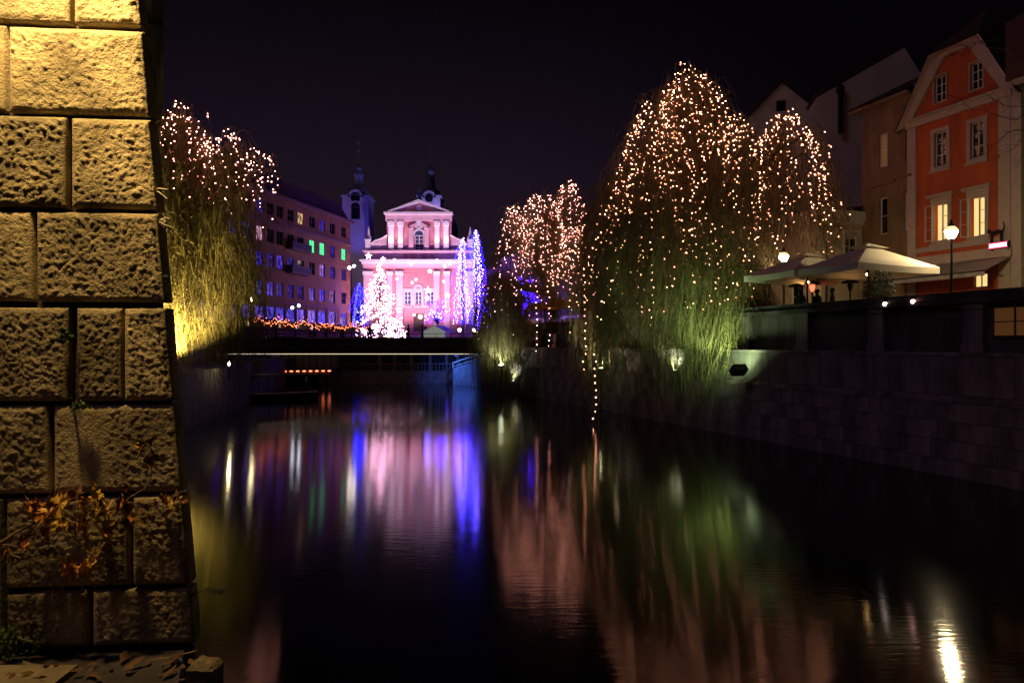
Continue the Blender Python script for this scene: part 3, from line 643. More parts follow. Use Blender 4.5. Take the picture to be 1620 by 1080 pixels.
# brown house
h2 = rhouse('plaster_house', 'plain brown three-storey house between the orange-red house and the low white one', 1364)
M_br = mat('brown_plaster', (.23,.145,.068), .9, .34, .9, .25, 15, stretch=(1.2,1,.4))
sr2 = h2.p(1446,170)[0]; ze2 = h2.p(1400,165)[1]
hw2 = [rect(h2,1391,1404,211,264), rect(h2,1432.5,1446,200,254), rect(h2,1391.5,1404,312,371), rect(h2,1431,1445,304,364)]
hw2 = [(a,min(b,sr2-.1),c,d) for a,b,c,d in hw2]
g = MB(); wall_bands(g,[5.4,ze2],lambda z:0,lambda z:sr2,hw2,0,.25); g.quad((0,9,5.4),(0,0,5.4),(0,0,ze2),(0,9,ze2)); g.build('wall', M_br, h2.t)
for i,h in enumerate(hw2): window(h2.t,*h,.1,1 if i%2==0 else 2,2,M_white,M_litdim if i==0 else M_glass,.09)
g = MB(); g.box(-.6,sr2-.02,-.55,.02,ze2,ze2+.18); g.build('cornice', M_br, h2.t)
g = MB(); z_ = h2.p(1400,292)[1]; g.box(.7,2.5,-.15,-.003,z_,z_+.16); g.box(3.0,sr2-.1,-.15,-.003,z_+.1,z_+.26); g.build('window_hood', M_br, h2.t)
g = MB(); g.poly([(-.7,-.7,ze2+.19),(sr2-.03,-.7,ze2+.19),(sr2-.03,5,ze2+3),(-.7,5,ze2+3)]); g.poly([(-.7,5,ze2+3),(-.7,-.7,ze2+.19),(-.7,9,ze2+.19)]); g.build('roof', M_roof, h2.t)
# low white house with visible side wall
cD = 43.3; cxp = (1299-810)/F*cD
h3 = Fac('low_house', 'low cream house with a downpipe at its corner behind the parasols', 'house', cxp, cD, RZ)
M_lw = mat('cream_plaster', (.5,.40,.27), .88, .15, 1, .15, 15)
ze3 = EYE+(545-338)*cD/F
wl3 = [(-2.6-3*i,-1.5-3*i,6.9,9.2) for i in range(4)]
g = MB(); wall_bands(g,[5.4,ze3],lambda z:-14,lambda z:0,wl3,0,.25); g.build('wall', M_lw, h3.t)
for h in wl3: window(h3.t,*h,.1,2,3,M_white,M_glass,.07)
g = MB(); sw = [(1.9,3.05,EYE+(545-410)*44.4/F,EYE+(545-371)*44.4/F)]
wall_bands(g,[5.4,ze3],lambda z:0,lambda z:3.6,sw,0,.22)
g.v = [(0-yy if False else yy*1.0+.0, xx, zz_) for xx,yy,zz_ in g.v]
g.v = [(-v[0], v[1], v[2]) for v in g.v]; o = g.build('side_wall', M_lw, h3.t)
o = sash_mesh(1.15, sw[0][3]-sw[0][2], 2, 2, .08).build('window', M_white, h3.t, loc=(-.1,1.9,sw[0][2])); o.rotation_euler = (0,0,R(90))
p_ = MB(); p_.quad((.05,.05,.05),(1.1,.05,.05),(1.1,.05,1.3),(.05,.05,1.3)); p_.build('pane', M_glass, o)
g = MB(); g.box(.02,.1,1.75,1.9,sw[0][2]-.1,sw[0][3]+.1); g.box(.02,.1,3.05,3.2,sw[0][2]-.1,sw[0][3]+.1); g.box(.02,.12,1.75,3.2,sw[0][3]+.1,sw[0][3]+.25); g.build('window_surround', M_white, h3.t)
g = MB(); g.box(-14,.0,-.3,.0,ze3,ze3+.3); g.box(.0,.28,-.3,3.6,ze3-.32,ze3+.3); g.box(.005,.16,-.002,3.6,ze3-.55,ze3-.34); g.build('cornice', M_white, h3.t)
g = MB(); g.poly([(-14,-.3,ze3+.31),(.28,-.3,ze3+.31),(.28,6,ze3+.9),(-14,6,ze3+.9)]); g.build('roof', M_roof, h3.t)
g = MB(); g.tube([(.14,.1,ze3-.4),(.14,.1,ze3-1.6),(.14,.3,ze3-1.9),(.14,.3,5.4)], .07, 8); g.build('downpipe', M_iron, h3.t)
# pale gable and fire wall behind
M_pale = mat('pale_plaster', (.6,.55,.48), .9, .15, .5)
D = 62; gb = thing('gabled_house', 'pale house gable with one small window rising behind the low cream house', 'house', ((1237-810)/F*D, D, 0), R(-22))
S = D/F; za_ = EYE+(545-131)*S
def pz(py): return EYE+(545-py)*S
bw = 7.6; zb_ = pz(262)
hl = [(-.5,.35,pz(176),pz(158))]
g = MB(); wall_bands(g,[5.4,zb_,za_],lambda z:-bw if z<zb_ else -bw*(za_-z)/(za_-zb_),lambda z:bw if z<zb_ else bw*(za_-z)/(za_-zb_),hl,0,.3); g.build('wall', M_pale, gb)
window(gb,*hl[0],.15,1,1,M_wood,M_glass,.1)
g = MB()
for s in (-1,1): g.quad((s*(bw+.5),-.35,zb_-.5),(0,-.35,za_+.12),(0,12,za_+.12),(s*(bw+.5),12,zb_-.5))
g.build('roof', M_roof, gb)
D = 57; S = D/F; fw = thing('fire_wall_house', 'bare pale fire wall with a flue pipe rising behind the brown house', 'house', ((1370-810)/F*D, D, 0), R(-12))
X = lambda px: (px-1370)*S
g = MB(); g.prism([(X(1288),5.4),(X(1455),5.4),(X(1455),pz(135)*0+EYE+(545-135)*S),(X(1425),EYE+(545-80)*S),(X(1297),EYE+(545-149)*S),(X(1289),EYE+(545-190)*S)], 0, 9); g.build('wall', M_pale, fw)
g = MB(); g.prism([(X(1296),EYE+(545-147.5)*S),(X(1426),EYE+(545-78)*S),(X(1427),EYE+(545-75)*S),(X(1294),EYE+(545-144)*S)], -.1, 9.2); g.build('coping', M_roof, fw)
g = MB(); xx = X(1330); g.lathe([(.2,0),(.2,3.4),(.32,3.4),(.32,3.9),(.1,4.1)],(xx,-.5,EYE+(545-212)*S),10); g.build('flue_pipe', M_iron, fw)
# row of houses behind the willows
M_row = [mat('row_plaster_a', (.34,.22,.1), .9, .2, .7), mat('row_plaster_b', (.36,.25,.17), .9, .2, .7), mat('row_plaster_c', (.45,.20,.19), .9, .2, .7)]
for i,(pxa,pxb,h,lab) in enumerate(((985,1170,11,'ochre house front half hidden behind the tall willow'),(865,985,12.5,'beige house front glimpsed between the two willows'),(795,865,13,'rosy house front at the square behind the middle willow'))):
    hh = rhouse('town_house', lab, pxa, C0+.4); sw_ = hh.p(pxb,500)[0]
    nW = max(2,int(sw_/3)); ws = [(sw_*(k+.5)/nW-.5,sw_*(k+.5)/nW+.5,z,z+1.7) for k in range(nW) for z in (9.6,13)]
    g = MB(); wall_bands(g,[5.4,5.4+h],lambda z:0,lambda z:sw_,ws,0,.22); g.build('wall', M_row[i], hh.t)
    for w in ws: window(hh.t,*w,.1,2,3,M_white,M_glass,.07)
    g = MB(); g.box(0,sw_-.05,-.3,-.003,5.1+h,5.4+h); g.build('cornice', M_cream, hh.t)
    g = MB(); g.poly([(0,-.4,5.4+h),(sw_-.05,-.4,5.4+h),(sw_-.05,5,8.9+h),(0,5,8.9+h)]); g.build('roof', M_roof, hh.t)
    g = MB(); g.box(.6,sw_-.6,-.03,.0-.003,5.5,8.2); g.build('shop_front', streak_window('shop_front_warm', (1,.5,.2), .7, 8, thr=.5), hh.t)
ph = thing('pink_house', 'pink house end wall beside the blue-lit trees on the square', 'house', ((790-810)/F*118,118,STREET), R(-14))
g = MB(); g.prism([(-2.6,0),(9,0),(9,16.5),(-2.6,11.7)], 0, 8); g.build('wall', mat('pink_plaster', (.5,.24,.25), .9, .12, .6), ph)
g = MB(); g.prism([(-2.9,11.6),(9,16.4),(9,16.8),(-2.9,12)], -.3, 8.2); g.build('roof', M_roof, ph)
g = MB(); g.box(-.9,1.3,-.5,-.3,9.1,9.55); o = g.build('lamp_strip', glow('lamp_strip', (1,.75,.8), 5), ph)
# ------------------------------------------------------------------ willows with fairy lights
def dz_(x, y, a=1.0): return a*(1.5*noise.noise(Vector((x*.42,y*.42,3.3)))+.6*noise.noise(Vector((x*1.1,y*1.1,7.7))))
def willow(label, base, fork, lobes, n_clumps, per, leafy, twig, seed, wire_n, lab_lights, bulb, bulb_len=(.25,.75), rb=.045, step=.5, extra=(), low_bulb=500, Dm=40, dome=8):
    """lobes: (x, y, radius, top z, rim drop, lowest z of the strands)"""
    rn = random.Random(seed); t = thing('willow_tree', label, 'tree', base)
    B = Vector(base)
    g = MB(); fk = Vector(fork)-B
    g.tube([(0,0,-.3),(.05,0,.6),fk*.5+Vector((.15,.1,0)),fk], [.62,.48,.4,.36], 12); g.build('trunk', M_bark, t, True)
    lim = MB(); tw = MB(); strands = []; cid = []
    wts = [l[2]**1.5*max(1, l[3]-l[5])*(l[6] if len(l) > 6 else 1) for l in lobes]
    for l in lobes:
        tip = Vector((l[0],l[1],l[3]))-B; nb = 5+int(l[2])
        for k in range(nb):
            a = 2*math.pi*(k+rn.random()*.6)/nb; rr = l[2]*rn.uniform(.35,.8)
            e = Vector((l[0]+rr*math.cos(a), l[1]+rr*math.sin(a), l[3]-l[4]*(rr/l[2])**3-.3))-B
            m1 = fk.lerp(e,.4)+Vector((0,0,(e.z-fk.z)*.22))+Vector((rn.uniform(-.4,.4),rn.uniform(-.4,.4),0))
            m2 = fk.lerp(e,.75)+Vector((0,0,(e.z-fk.z)*.12))
            lim.tube([fk,m1,m2,e,e+Vector((math.cos(a)*.8,math.sin(a)*.8,-.7))], [.2,.13,.08,.045,.02], 6)
    lim.build('limbs', M_bark, t, True)
    for c in range(n_clumps):
        l = rn.choices(lobes, wts)[0]; a = rn.uniform(0,2*math.pi); r = l[2]*math.sqrt(rn.random())
        c0 = Vector((l[0]+r*math.cos(a), l[1]+r*math.sin(a), 0)); cf = rn.uniform(.45,1)
        if rn.random() < .25: cf = rn.uniform(.15,.45)
        if l[6] > 2: cf = rn.uniform(.7,1.08)
        zs0 = l[3]-l[4]*(r/l[2])**2.6*rn.uniform(.8,1.15)+dz_(c0.x,c0.y)
        if rn.random() < .35: zs0 -= rn.uniform(0,(zs0-l[5])*.5)
        for k in range(per):
            st = c0+Vector((rn.gauss(0,.38),rn.gauss(0,.38),zs0+rn.gauss(0,.3)))
            out = Vector((math.cos(a),math.sin(a),0))*rn.uniform(.1,.9)*(.4+r/l[2])+Vector((rn.gauss(0,.25),rn.gauss(0,.25),0))
            L = max(1.2,(st.z-l[5])*cf*rn.uniform(.6,1.05)); n = 10 if L > 4 else 7
            ph_ = rn.uniform(0,9); pts = []
            for i in range(n):
                u = i/(n-1); e = 1-math.exp(-5*u)
                sw = noise.noise_vector(Vector((st.x*.45,st.y*.45,u*2.0+ph_*.2)))*(.4+.75*u)+noise.noise_vector(Vector((ph_*5,u*5,st.x)))*.16
                p = st+out*e+Vector((sw.x,sw.y,.35*math.sin(min(1,u*7)*math.pi)*math.exp(-4*u)-L*u))-B
                pts.append(p)
            r0 = rn.uniform(.008,.018); tw.tube(pts, [r0*(1-.6*i/(n-1)) for i in range(n)], 3, False)
            strands.append(pts); cid.append(c)
            for _ in range(int(L*leafy)):
                u = rn.random()*(n-1.001); i = int(u); p = pts[i].lerp(pts[i+1], u-i)
                d = Vector((rn.gauss(0,1),rn.gauss(0,1),-1.2)).normalized()*rn.uniform(.09,.19)
                w = d.cross(Vector((rn.gauss(0,1),rn.gauss(0,1),rn.gauss(0,1)))).normalized()*rn.uniform(.009,.018)
                n0 = len(tw.v); q1 = p+d*.5+w; q2 = p+d*.5-w; q3 = p+d
                tw.v += [tuple(p),tuple(q1),tuple(q3),tuple(q2)]; tw.f.append((n0,n0+1,n0+2,n0+3))
    for l in lobes:                                             # arching shoots and tangled twigs over the crown
        for k in range(int(26*l[2])):
            a = rn.uniform(0,6.283); r = l[2]*rn.uniform(.1,.95); st = Vector((l[0]+r*math.cos(a),l[1]+r*math.sin(a),l[3]-l[4]*(r/l[2])**2.6-rn.uniform(-.2,1.8)+dz_(l[0]+r*math.cos(a),l[1]+r*math.sin(a))))-B
            d = Vector((math.cos(a)+rn.gauss(0,.6),math.sin(a)+rn.gauss(0,.6),0)).normalized()*rn.uniform(.6,1.9); up_ = rn.uniform(.1,.9); dn = rn.uniform(.3,2.2)
            pts = [st+d*u+Vector((0,0,up_*math.sin(math.pi*min(1,u*1.3))-dn*u**2.5))+noise.noise_vector(Vector((k*1.7,u*3,l[0])))*.15 for u in (0,.15,.3,.45,.6,.75,.88,1)]
            tw.tube(pts, [.02,.018,.015,.013,.011,.009,.007,.004], 3, False)
            for _ in range(9):
                i = rn.randrange(1,7); e = pts[i]+Vector((rn.gauss(0,.25),rn.gauss(0,.25),rn.gauss(-.15,.3))); tw.tube([pts[i],e], [.008,.004], 3, False)
    tw.build('crown', twig, t)
    fl = thing('fairy_lights', lab_lights, 'string lights', base)
    wm = MB(); bm = MB(); nb = 0
    used = {}; pick = []
    for i_ in rn.sample(range(len(strands)), len(strands)):
        if len(pick) < wire_n and used.get(cid[i_],0) < 2: used[cid[i_]] = used.get(cid[i_],0)+1; pick.append(strands[i_])
    for li, l in enumerate(lobes):                              # strings thrown over the crown, following its arcs
        if len(l) > 6 and l[6] > 2: continue
        nn_ = int(l[2]*dome)
        for k in range(nn_):
            a = 2*math.pi*(k+rn.random())/nn_; r0, r1 = rn.uniform(.0,.5), rn.uniform(.7,1.02); tw_ = rn.gauss(0,.8); pts = []
            for i in range(9):
                u = i/8; r = l[2]*(r0+(r1-r0)*u); aa = a+tw_*u; pts.append(Vector((l[0]+r*math.cos(aa),l[1]+r*math.sin(aa),l[3]+.1-l[4]*(r/l[2])**2.6+dz_(l[0]+r*math.cos(aa),l[1]+r*math.sin(aa))))-B+noise.noise_vector(Vector((k*2.1,u*2.5,li*3)))*.6)
            hl_ = rn.uniform(.3,1)**2*5
            for i in range(1,5): pts.append(pts[8]+Vector((rn.gauss(0,.08),rn.gauss(0,.08),-hl_*i/4)))
            pick.append(pts)
    for pts in pick+[[Vector(p)-B for p in e] for e in extra]:
        isx = nb >= 0 and len(pts) < 6
        f1 = 1.0 if (isx or len(pts) == 13) else rn.uniform(*bulb_len)
        k = max(2,int(round(len(pts)*f1))); pp = pts[:k]
        wm.tube([p+Vector((0,0,.01)) for p in pp], .008, 3, False)
        for a_, b_ in zip(pp, pp[1:]):
            ln = (b_-a_).length; m = ln/(step*(.75 if isx else 1)); q_ = int(m)+(1 if rn.random() < m-int(m) else 0)
            for i in range(q_):
                p = a_.lerp(b_, (i+rn.random())/q_ if not isx else (i+.5)/q_)+Vector((rn.gauss(0,.05),rn.gauss(0,.05),0))
                if not isx and p.z+B.z < EYE+(545-low_bulb+rn.uniform(-40,90)*(1 if rn.random() < .7 else 0))*Dm/F: continue
                bm.octa(p, rb*rn.uniform(.75,1.15)); nb += 1
    tag(wm.build('wire', M_wire, fl), kind='stuff')
    tag(bm.build('bulbs', bulb, fl), kind='stuff')
    return t, strands
def lobe(px, D, wpx, top, drop_py, low_py, w=1):
    s = D/F; return ((px-810)*s, D, wpx*s, EYE+(545-top)*s, (drop_py-top)*s, EYE+(545-low_py)*s, w)
def hang(px, D, y0, y1): return [at(px+dx, y, D) for y,dx in ((y0,0),((y0+y1)/2,1.5),(y1,0))]
T1 = willow('tall broad weeping willow in lights at the terrace wall', (11.2,42,3.8), (11.6,42,9.5),
    [lobe(1098,41,52,114,175,600), lobe(1035,41,82,195,345,610), lobe(1075,41,40,150,215,600), lobe(1145,41,62,200,300,590), lobe(1242,42,68,192,310,470,1.9), lobe(962,45.8,44,290,420,640,2.05), lobe(1060,39,125,330,430,650,2.1), lobe(1150,36.5,45,380,450,640,2.6)],
    380, 15, 3.2, M_twig, 3, 170, 'dense warm string lights draped over the tall broad willow', M_bulb, (.2,.8), .025, .55,
    [hang(941,38.5,555,690), hang(924,40,420,590), hang(1030,38,330,520), hang(1100,38,330,480)], 490, 40, 10)
T2 = willow('smaller weeping willow covered in close-set lights near the footbridge end', (4.0,63,4.6), (3.6,62.5,9),
    [lobe(858,61,42,318,400,560), lobe(895,62,34,308,380,545), lobe(815,60,32,340,440,585), lobe(792,62.3,36,430,500,636,3.2), lobe(905,60,30,360,450,560)],
    230, 13, 2.6, M_twig, 8, 90, 'close-set rosy string lights over the smaller willow near the footbridge', M_bulb_pink, (.2,.75), .031, .62,
    [hang(848,58,440,560), hang(868,58,440,560), ], 500, 60, 11)
T3 = willow('weeping willow glowing yellow from below beside the stone pier', (-19.4,38,3.0), (-18.9,38,9),
    [lobe(292,37,42,165,250,560), lobe(340,37,55,205,300,590), lobe(405,38,34,250,300,330), lobe(330,36.5,62,300,420,600,2.1), lobe(280,36,30,260,330,610,2.1), lobe(360,37.5,40,380,450,612,2.1)],
    135, 13, 3.4, M_twig2, 21, 40, 'rosy string lights draped over the yellow-lit willow by the pier', M_bulb_pink, (.1,.45), .028, .45, (), 320, 37, 8)
# floodlights at the feet of the willows
floodlight('greenish floodlight on the embankment ledge at the wall edge of the tall willow', at(1166,574,32.6)+Vector((0,0,-.2)), at(1085,430,36.5), 1300, (.62,1,.42), 80, 170, .7)
floodlight('white floodlight low on the embankment under the middle of the tall willow', at(1068,586,38.6), at(1050,400,42), 900, (.8,1,.6), 100, 9, .22)
floodlight('bright white floodlight at the river face of the tall willow', at(951,583,43.6), at(975,400,46.5), 1100, (1,.95,.6), 115, 300, .32, post=2.4)
floodlight('cold white floodlight under the smaller willow next to the footbridge', at(793,578,60.2), at(798,470,63), 800, (.85,1,.7), 115, 260, .34, post=2.4)
floodlight('white floodlight lighting the buttress below the smaller willow', at(812,603,62.0), at(826,540,64.5), 1300, (.9,1,1), 60, 8, .3)
#floodlight('warm floodlight on the riverside path under the yellow-lit willow', (-15.6,34.6,3.25), (-18.5,37.2,9.5), 1500, (1,.74,.2), 125, 12, .35)
floodlight('warm yellow floodlight on the path behind the pier below the willow', (-17.6,33.2,3.25), (-17.8,37.0,9.5), 15000, (1,.78,.25), 95, 12, .4)
# buttresses of the embankment near the smaller willow
for px, lab in ((826,'tall white-lit stone buttress below the smaller willow'),(842,'short pale buttress beside the tall white-lit one')):
    D = 63.8; t = at(px,545,D); h = 2.7 if px < 830 else 1.7
    g = MB(); g.prism([(-.45,1.1),(.45,1.2),(.32,1.1+h),(-.1,1.3+h)], 0, 1.2); g.v = [(v[0]+t.x+noise.noise(Vector(v))*.1, v[1]+D, v[2]+.6) for v in g.v]; tag(g.build('buttress', M_stone_far), lab, 'buttress')
# ------------------------------------------------------------------ lamps
def street_lamp(label, p, power, D_ground=STREET, col=(1,.78,.42), r=.26):
    t = thing('street_lamp', label, 'street lamp', (p.x,p.y,D_ground)); h = p.z-D_ground
    g = MB(); g.lathe([(.16,0),(.16,.25),(.09,.35),(.06,.9),(.045,h-.32),(.08,h-.3),(.08,h-.26)], n=10); g.build('pole', M_iron, t, True)
    g = MB(); g.lathe([(r*.45,h-.28),(r*.85,h-.1),(r,h+.05)], n=14); g.build('globe', glow('lamp_globe_%d' % int(power), col, power), t, True)
    g = MB(); g.lathe([(r,h+.055),(r*.9,h+.14),(r*.55,h+.24)], n=14); g.build('upper_glass', glow('lamp_upper', col, 1.2), t, True)
    g = MB(); g.lathe([(r*1.04,h+.045),(r*1.04,h+.06)], n=14); g.lathe([(r*.56,h+.24),(r*.3,h+.34),(.05,h+.42),(.03,h+.55)], n=12); g.build('cap', M_iron, t)
    return t
street_lamp('bright street lamp standing in front of the orange-red house', at(1505,367,29.7), 330)
street_lamp('street lamp glowing beside the cafe parasols and the tall willow', at(1240,406,39.5), 150)
street_lamp('street lamp seen through the strands of the tall willow', at(975,461,56), 110)
street_lamp('street lamp at the square end before the pink house', at(727,521,96), 60, r=.22)
street_lamp('street lamp near the white tent and the blue trees', at(750,521,92), 60, r=.2)
street_lamp('street lamp among the market huts before the brown block', at(397,472,70), 60, r=.2, col=(1,.9,.7))
tw = thing('twin_street_lamp', 'tall lamp post with two white heads before the brown block', 'street lamp', (at(468,484,82).x,82,STREET))
hh = at(468,484,82).z-STREET
g = MB(); g.lathe([(.12,0),(.06,.6),(.05,hh)], n=8); g.tube([(-.45,0,hh-.1),(-.2,0,hh-.02),(0,0,hh-.25),(.2,0,hh+.1),(.35,0,hh+.12)], .03); g.build('pole', M_iron, tw)
for dx,dz in ((-.42,-.2),(.35,.05)): MB().ball((dx,0,hh+dz), .17).build('globe', glow('cool_globe', (.85,.92,1), 25), tw, True)
tw = thing('twin_street_lamp', 'tall lamp post with two warm globes at the end of the brown block', 'street lamp', (at(556,422,97).x,97,STREET))
hh = at(556,422,97).z-STREET
g = MB(); g.lathe([(.14,0),(.08,.6),(.06,hh)], n=8); g.tube([(-.3,0,hh-.15),(0,0,hh-.4),(.34,0,hh+.05)], .03); g.build('pole', M_iron, tw)
for dx,dz in ((-.3,-.15),(.34,.1)): MB().ball((dx,0,hh+dz), .2).build('globe', glow('warm_globe', (1,.85,.7), 60), tw, True)
t = thing('hanging_lantern', 'square amber lantern glowing deep in the tall willow strands', 'lantern', at(1090,482,41.5))
g = MB(); g.box(-.26,.26,-.2,.2,-.2,.2); g.build('glass', glow('amber_lantern', (1,.68,.25), 45), t)
g = MB(); g.box(-.3,.3,-.24,.24,.2,.26); g.lathe([(.24,.26),(.05,.42)], n=4); g.box(-.3,.3,-.24,.24,-.26,-.2); g.tube([(0,0,.4),(0,0,1.2),(.2,.2,2.6)], .02); g.build('frame', M_iron, t)
t = thing('riverside_lamp', 'low warm lamp on the far path edge beside the willow by the pier', 'lamp', at(362,576,42.5))
g = MB(); g.lathe([(.04,-.1),(.075,0),(.04,.14)], n=8); g.build('globe', glow('river_lamp', (1,.75,.35), 220), t, True)
g = MB(); g.lathe([(.05,-.9),(.05,-.15)], n=8); g.lathe([(.14,.2),(.02,.3)], n=8); g.build('post', M_iron, t)
# ------------------------------------------------------------------ illuminated trees of the square
M_led = {'white': glow('led_white', (.95,.5,.95), 26), 'warm': glow('led_warm', (1,.45,.3), 34), 'blue': glow('led_blue', (.010,.004,1), 50), 'ice': glow('led_ice', (.02,.036,1), 28), 'violet': glow('led_violet', (.05,.006,1), 40)}
M_fir = mat('fir_needles', (.07,.085,.06), .9, .5, 2)
def fir(label, px, D, top, rpx, seed, lab_l, cols_, nb, rb):
    rn = random.Random(seed); S = D/F; x = (px-810)*S; H = EYE+(545-top)*S-STREET; Rr = rpx*S
    t = thing('christmas_tree', label, 'tree', (x,D,STREET))
    g = MB(); g.tube([(0,0,0),(0,0,H)], [.25,.03], 8); g.build('trunk', M_bark, t)
    g = MB(); tips = []
    for k in range(190):
        z = H*(.04+.94*(k/190)); r = Rr*(1-(z/H)**1.5)*rn.uniform(.96,1.05)+.05; a = rn.uniform(0,6.283)
        e = Vector((r*math.cos(a),r*math.sin(a),z-.28*r)); s = Vector((0,0,z)); tips.append((s,e))
        side = Vector((-math.sin(a),math.cos(a),0))
        for j in range(6):
            u = (j+1)/6; p = s.lerp(e,u); L = .5*(1.15-u)+.12
            for sg_ in (-1,1):
                q_ = p+side*sg_*L*.6+(e-s).normalized()*L*.5+Vector((0,0,-.1)); w = Vector((0,0,.07))
                g.poly([p-w,q_,p+w])
    g.build('crown', M_fir, t)
    fl = thing('fairy_lights', lab_l, 'string lights', (x,D,STREET))
    for key, share in cols_:
        b = MB()
        for k in range(int(nb*share)):
            s,e = rn.choices(tips, [1+2.2*(1-i/190) for i in range(190)])[0]; p = s.lerp(e, rn.random()**.5*1.06)+Vector((rn.gauss(0,.15),rn.gauss(0,.15),rn.gauss(0,.14))); b.octa(p, rb*rn.uniform(.7,1.2))
        b.octa((0,0,H+.1), .3)
        tag(b.build('bulbs', M_led[key], fl), kind='stuff')
fir('tall christmas tree blazing with white lights before the church', 601, 112, 419, 45, 5, 'thick white and warm lights covering the tall christmas tree', (('white',.68),('warm',.32)), 1700, .055)
def curtain_tree(label, px, D, top, rpx, seed, lab_l, spec, low=530, round_=False):
    """slim bare tree wrapped in hanging strings of lights; spec: (colour, strings)"""
    rn = random.Random(seed); S = D/F; x = (px-810)*S; H = EYE+(545-top)*S-STREET; Rr = rpx*S; zl = max(.6,EYE+(545-low)*S-STREET)
    t = thing('bare_tree', label, 'tree', (x,D,STREET))
    g = MB(); g.tube([(0,0,0),(.1,0,H*.4),(0,0,H*.97)], [.2,.12,.03], 8); g.build('trunk', M_bark, t)
    g = MB(); ends = []
    for k in range(26):
        a = rn.uniform(0,6.283); 
        if round_:
            z0 = H*.35; e = Vector((Rr*math.cos(a)*rn.uniform(.4,1),Rr*math.sin(a)*rn.uniform(.4,1),H*rn.uniform(.45,1)))
        else:
            u = rn.uniform(.3,1); z0 = H*u*.8; e = Vector((math.cos(a),math.sin(a),0))*Rr*(1.05-u)*rn.uniform(.5,1.1)+Vector((0,0,H*u))
        ends.append(e); g.tube([(0,0,z0),Vector((0,0,z0)).lerp(e,.5)+Vector((0,0,.3)),e], [.06,.04,.015], 5)
    g.build('crown', M_bark, t)
    fl = thing('fairy_lights', lab_l, 'string lights', (x,D,STREET))
    for key, cnt, st_, rb in spec:
        b = MB()
        for k in range(cnt):
            e = rn.choice(ends); p0 = Vector((0,0,H*.98)) if (not round_ and rn.random() < .6) else e
            if round_:
                for i in range(10): b.octa(e+Vector((rn.gauss(0,Rr*.16),rn.gauss(0,Rr*.16),rn.gauss(0,Rr*.16))), rb)
                continue
            a = rn.uniform(0,6.283); rr = Rr*rn.uniform(.35,1.05); zb = zl+rn.random()**2*(H-zl)*.5
            pe = Vector((rr*math.cos(a),rr*math.sin(a),zb)); n = int((p0-pe).length/st_)
            for i in range(n):
                u = i/n; p = p0.lerp(pe,u); f = u**.55; p = Vector((p0.x+(pe.x-p0.x)*f,p0.y+(pe.y-p0.y)*f,p.z))
                b.octa(p+Vector((rn.gauss(0,.1),rn.gauss(0,.1),rn.gauss(0,.05))), rb*rn.uniform(.6,1.2))
        tag(b.build('bulbs', M_led[key], fl), kind='stuff')
curtain_tree('slim tree in white and blue light strings nearest the church door', 732, 108, 376, 20, 31, 'white and blue light strings on the slim tree nearest the church door', (('white',9,.33,.055),('blue',28,.34,.06),('ice',12,.33,.07)), 515)
curtain_tree('tallest blue-lit tree standing beside the pink house', 752, 110, 362, 19, 32, 'ice blue light strings on the tallest tree beside the pink house', (('ice',16,.32,.07),('blue',26,.34,.06),('white',6,.36,.055)), 505)
curtain_tree('low violet-lit tree at the smaller willow edge of the square', 766, 104, 425, 14, 33, 'violet light strings on the low tree at the willow edge', (('violet',14,.4,.075),('white',3,.5,.07)), 525)
curtain_tree('blue-lit tree between the brown block and the christmas tree', 568, 109, 447, 17, 34, 'blue light strings on the tree next to the brown block', (('blue',13,.36,.075),('ice',7,.36,.08)), 520)
curtain_tree('round blue-lit tree before the church steps', 692, 106, 470, 19, 35, 'blue lights in the round tree before the church steps', (('blue',34,1,.07),('white',6,1,.05),('violet',12,1,.07)), 520, True)
curtain_tree('violet-lit tree glimpsed behind the smaller willow', 834, 90, 440, 17, 36, 'violet lights in the tree behind the smaller willow', (('violet',30,1,.06),('blue',20,1,.06)), 520, True)
# stars hung across the square
def star_mesh(r, n=5, d=.1):
    pts = [((r if i%2==0 else r*.4)*math.sin(math.pi*i/n), (r if i%2==0 else r*.4)*math.cos(math.pi*i/n)) for i in range(2*n)][::-1]
    return MB().prism(pts, -d, d)
M_star = glow('star_light', (1,.72,.85), 4)
for i,(px,py,r,D,lab) in enumerate(((583,405,.75,108,'glowing star hung over the top of the blue-lit tree by the brown block'),(606,410,.6,108,'glowing star just above the christmas tree tip'),
    (712,416,.6,106,'glowing star hung next to the slim white and blue tree'),(704,421,.45,106,'small glowing star below the church cornice near the slim tree'),
    (677,459,.85,104,'largest glowing star hung above the round blue-lit tree'),(676,472,.6,104,'glowing star right below the largest star'),
    (680,429,.55,104,'glowing star hung over the church frieze'),(708,467,.6,104,'glowing star hung against the slim tree strings'))):
    t = thing('hanging_star', lab, 'star light', at(px,py,D), 0, 'stars hung over the square')
    star_mesh(r*.8).build('star', M_star, t); g = MB(); g.tube([(0,0,r),(0,0,r+1.2)], .01, 3); g.build('cord', M_wire, t)
for i,(px,py,lab) in enumerate(((624,411,'round lamp hung before the church attic above the first pilaster pair'),(651,418,'round lamp hung under the church cornice left of centre'),(691,412,'round lamp hung before the church attic at the third pilaster'),
    (628,441,'round lamp hung beside the christmas tree shoulder'),(658,442,'round lamp hung in the middle of the church front'),(652,447,'lower of the two round lamps before the church front middle'),(702,445,'round lamp hung by the church pilaster near the slim tree'),
    (655,498,'round lamp low before the church steps'),(665,501,'large round lamp low before the church door'))):
    t = thing('hanging_lamp', lab, 'lamp', at(px,py,105), 0, 'lamps hung over the square')
    MB().ball((0,0,0), .36 if i == 8 else .22).build('globe', M_star, t, True); g = MB(); g.tube([(0,0,.2),(0,0,1.5)], .01, 3); g.build('cord', M_wire, t)
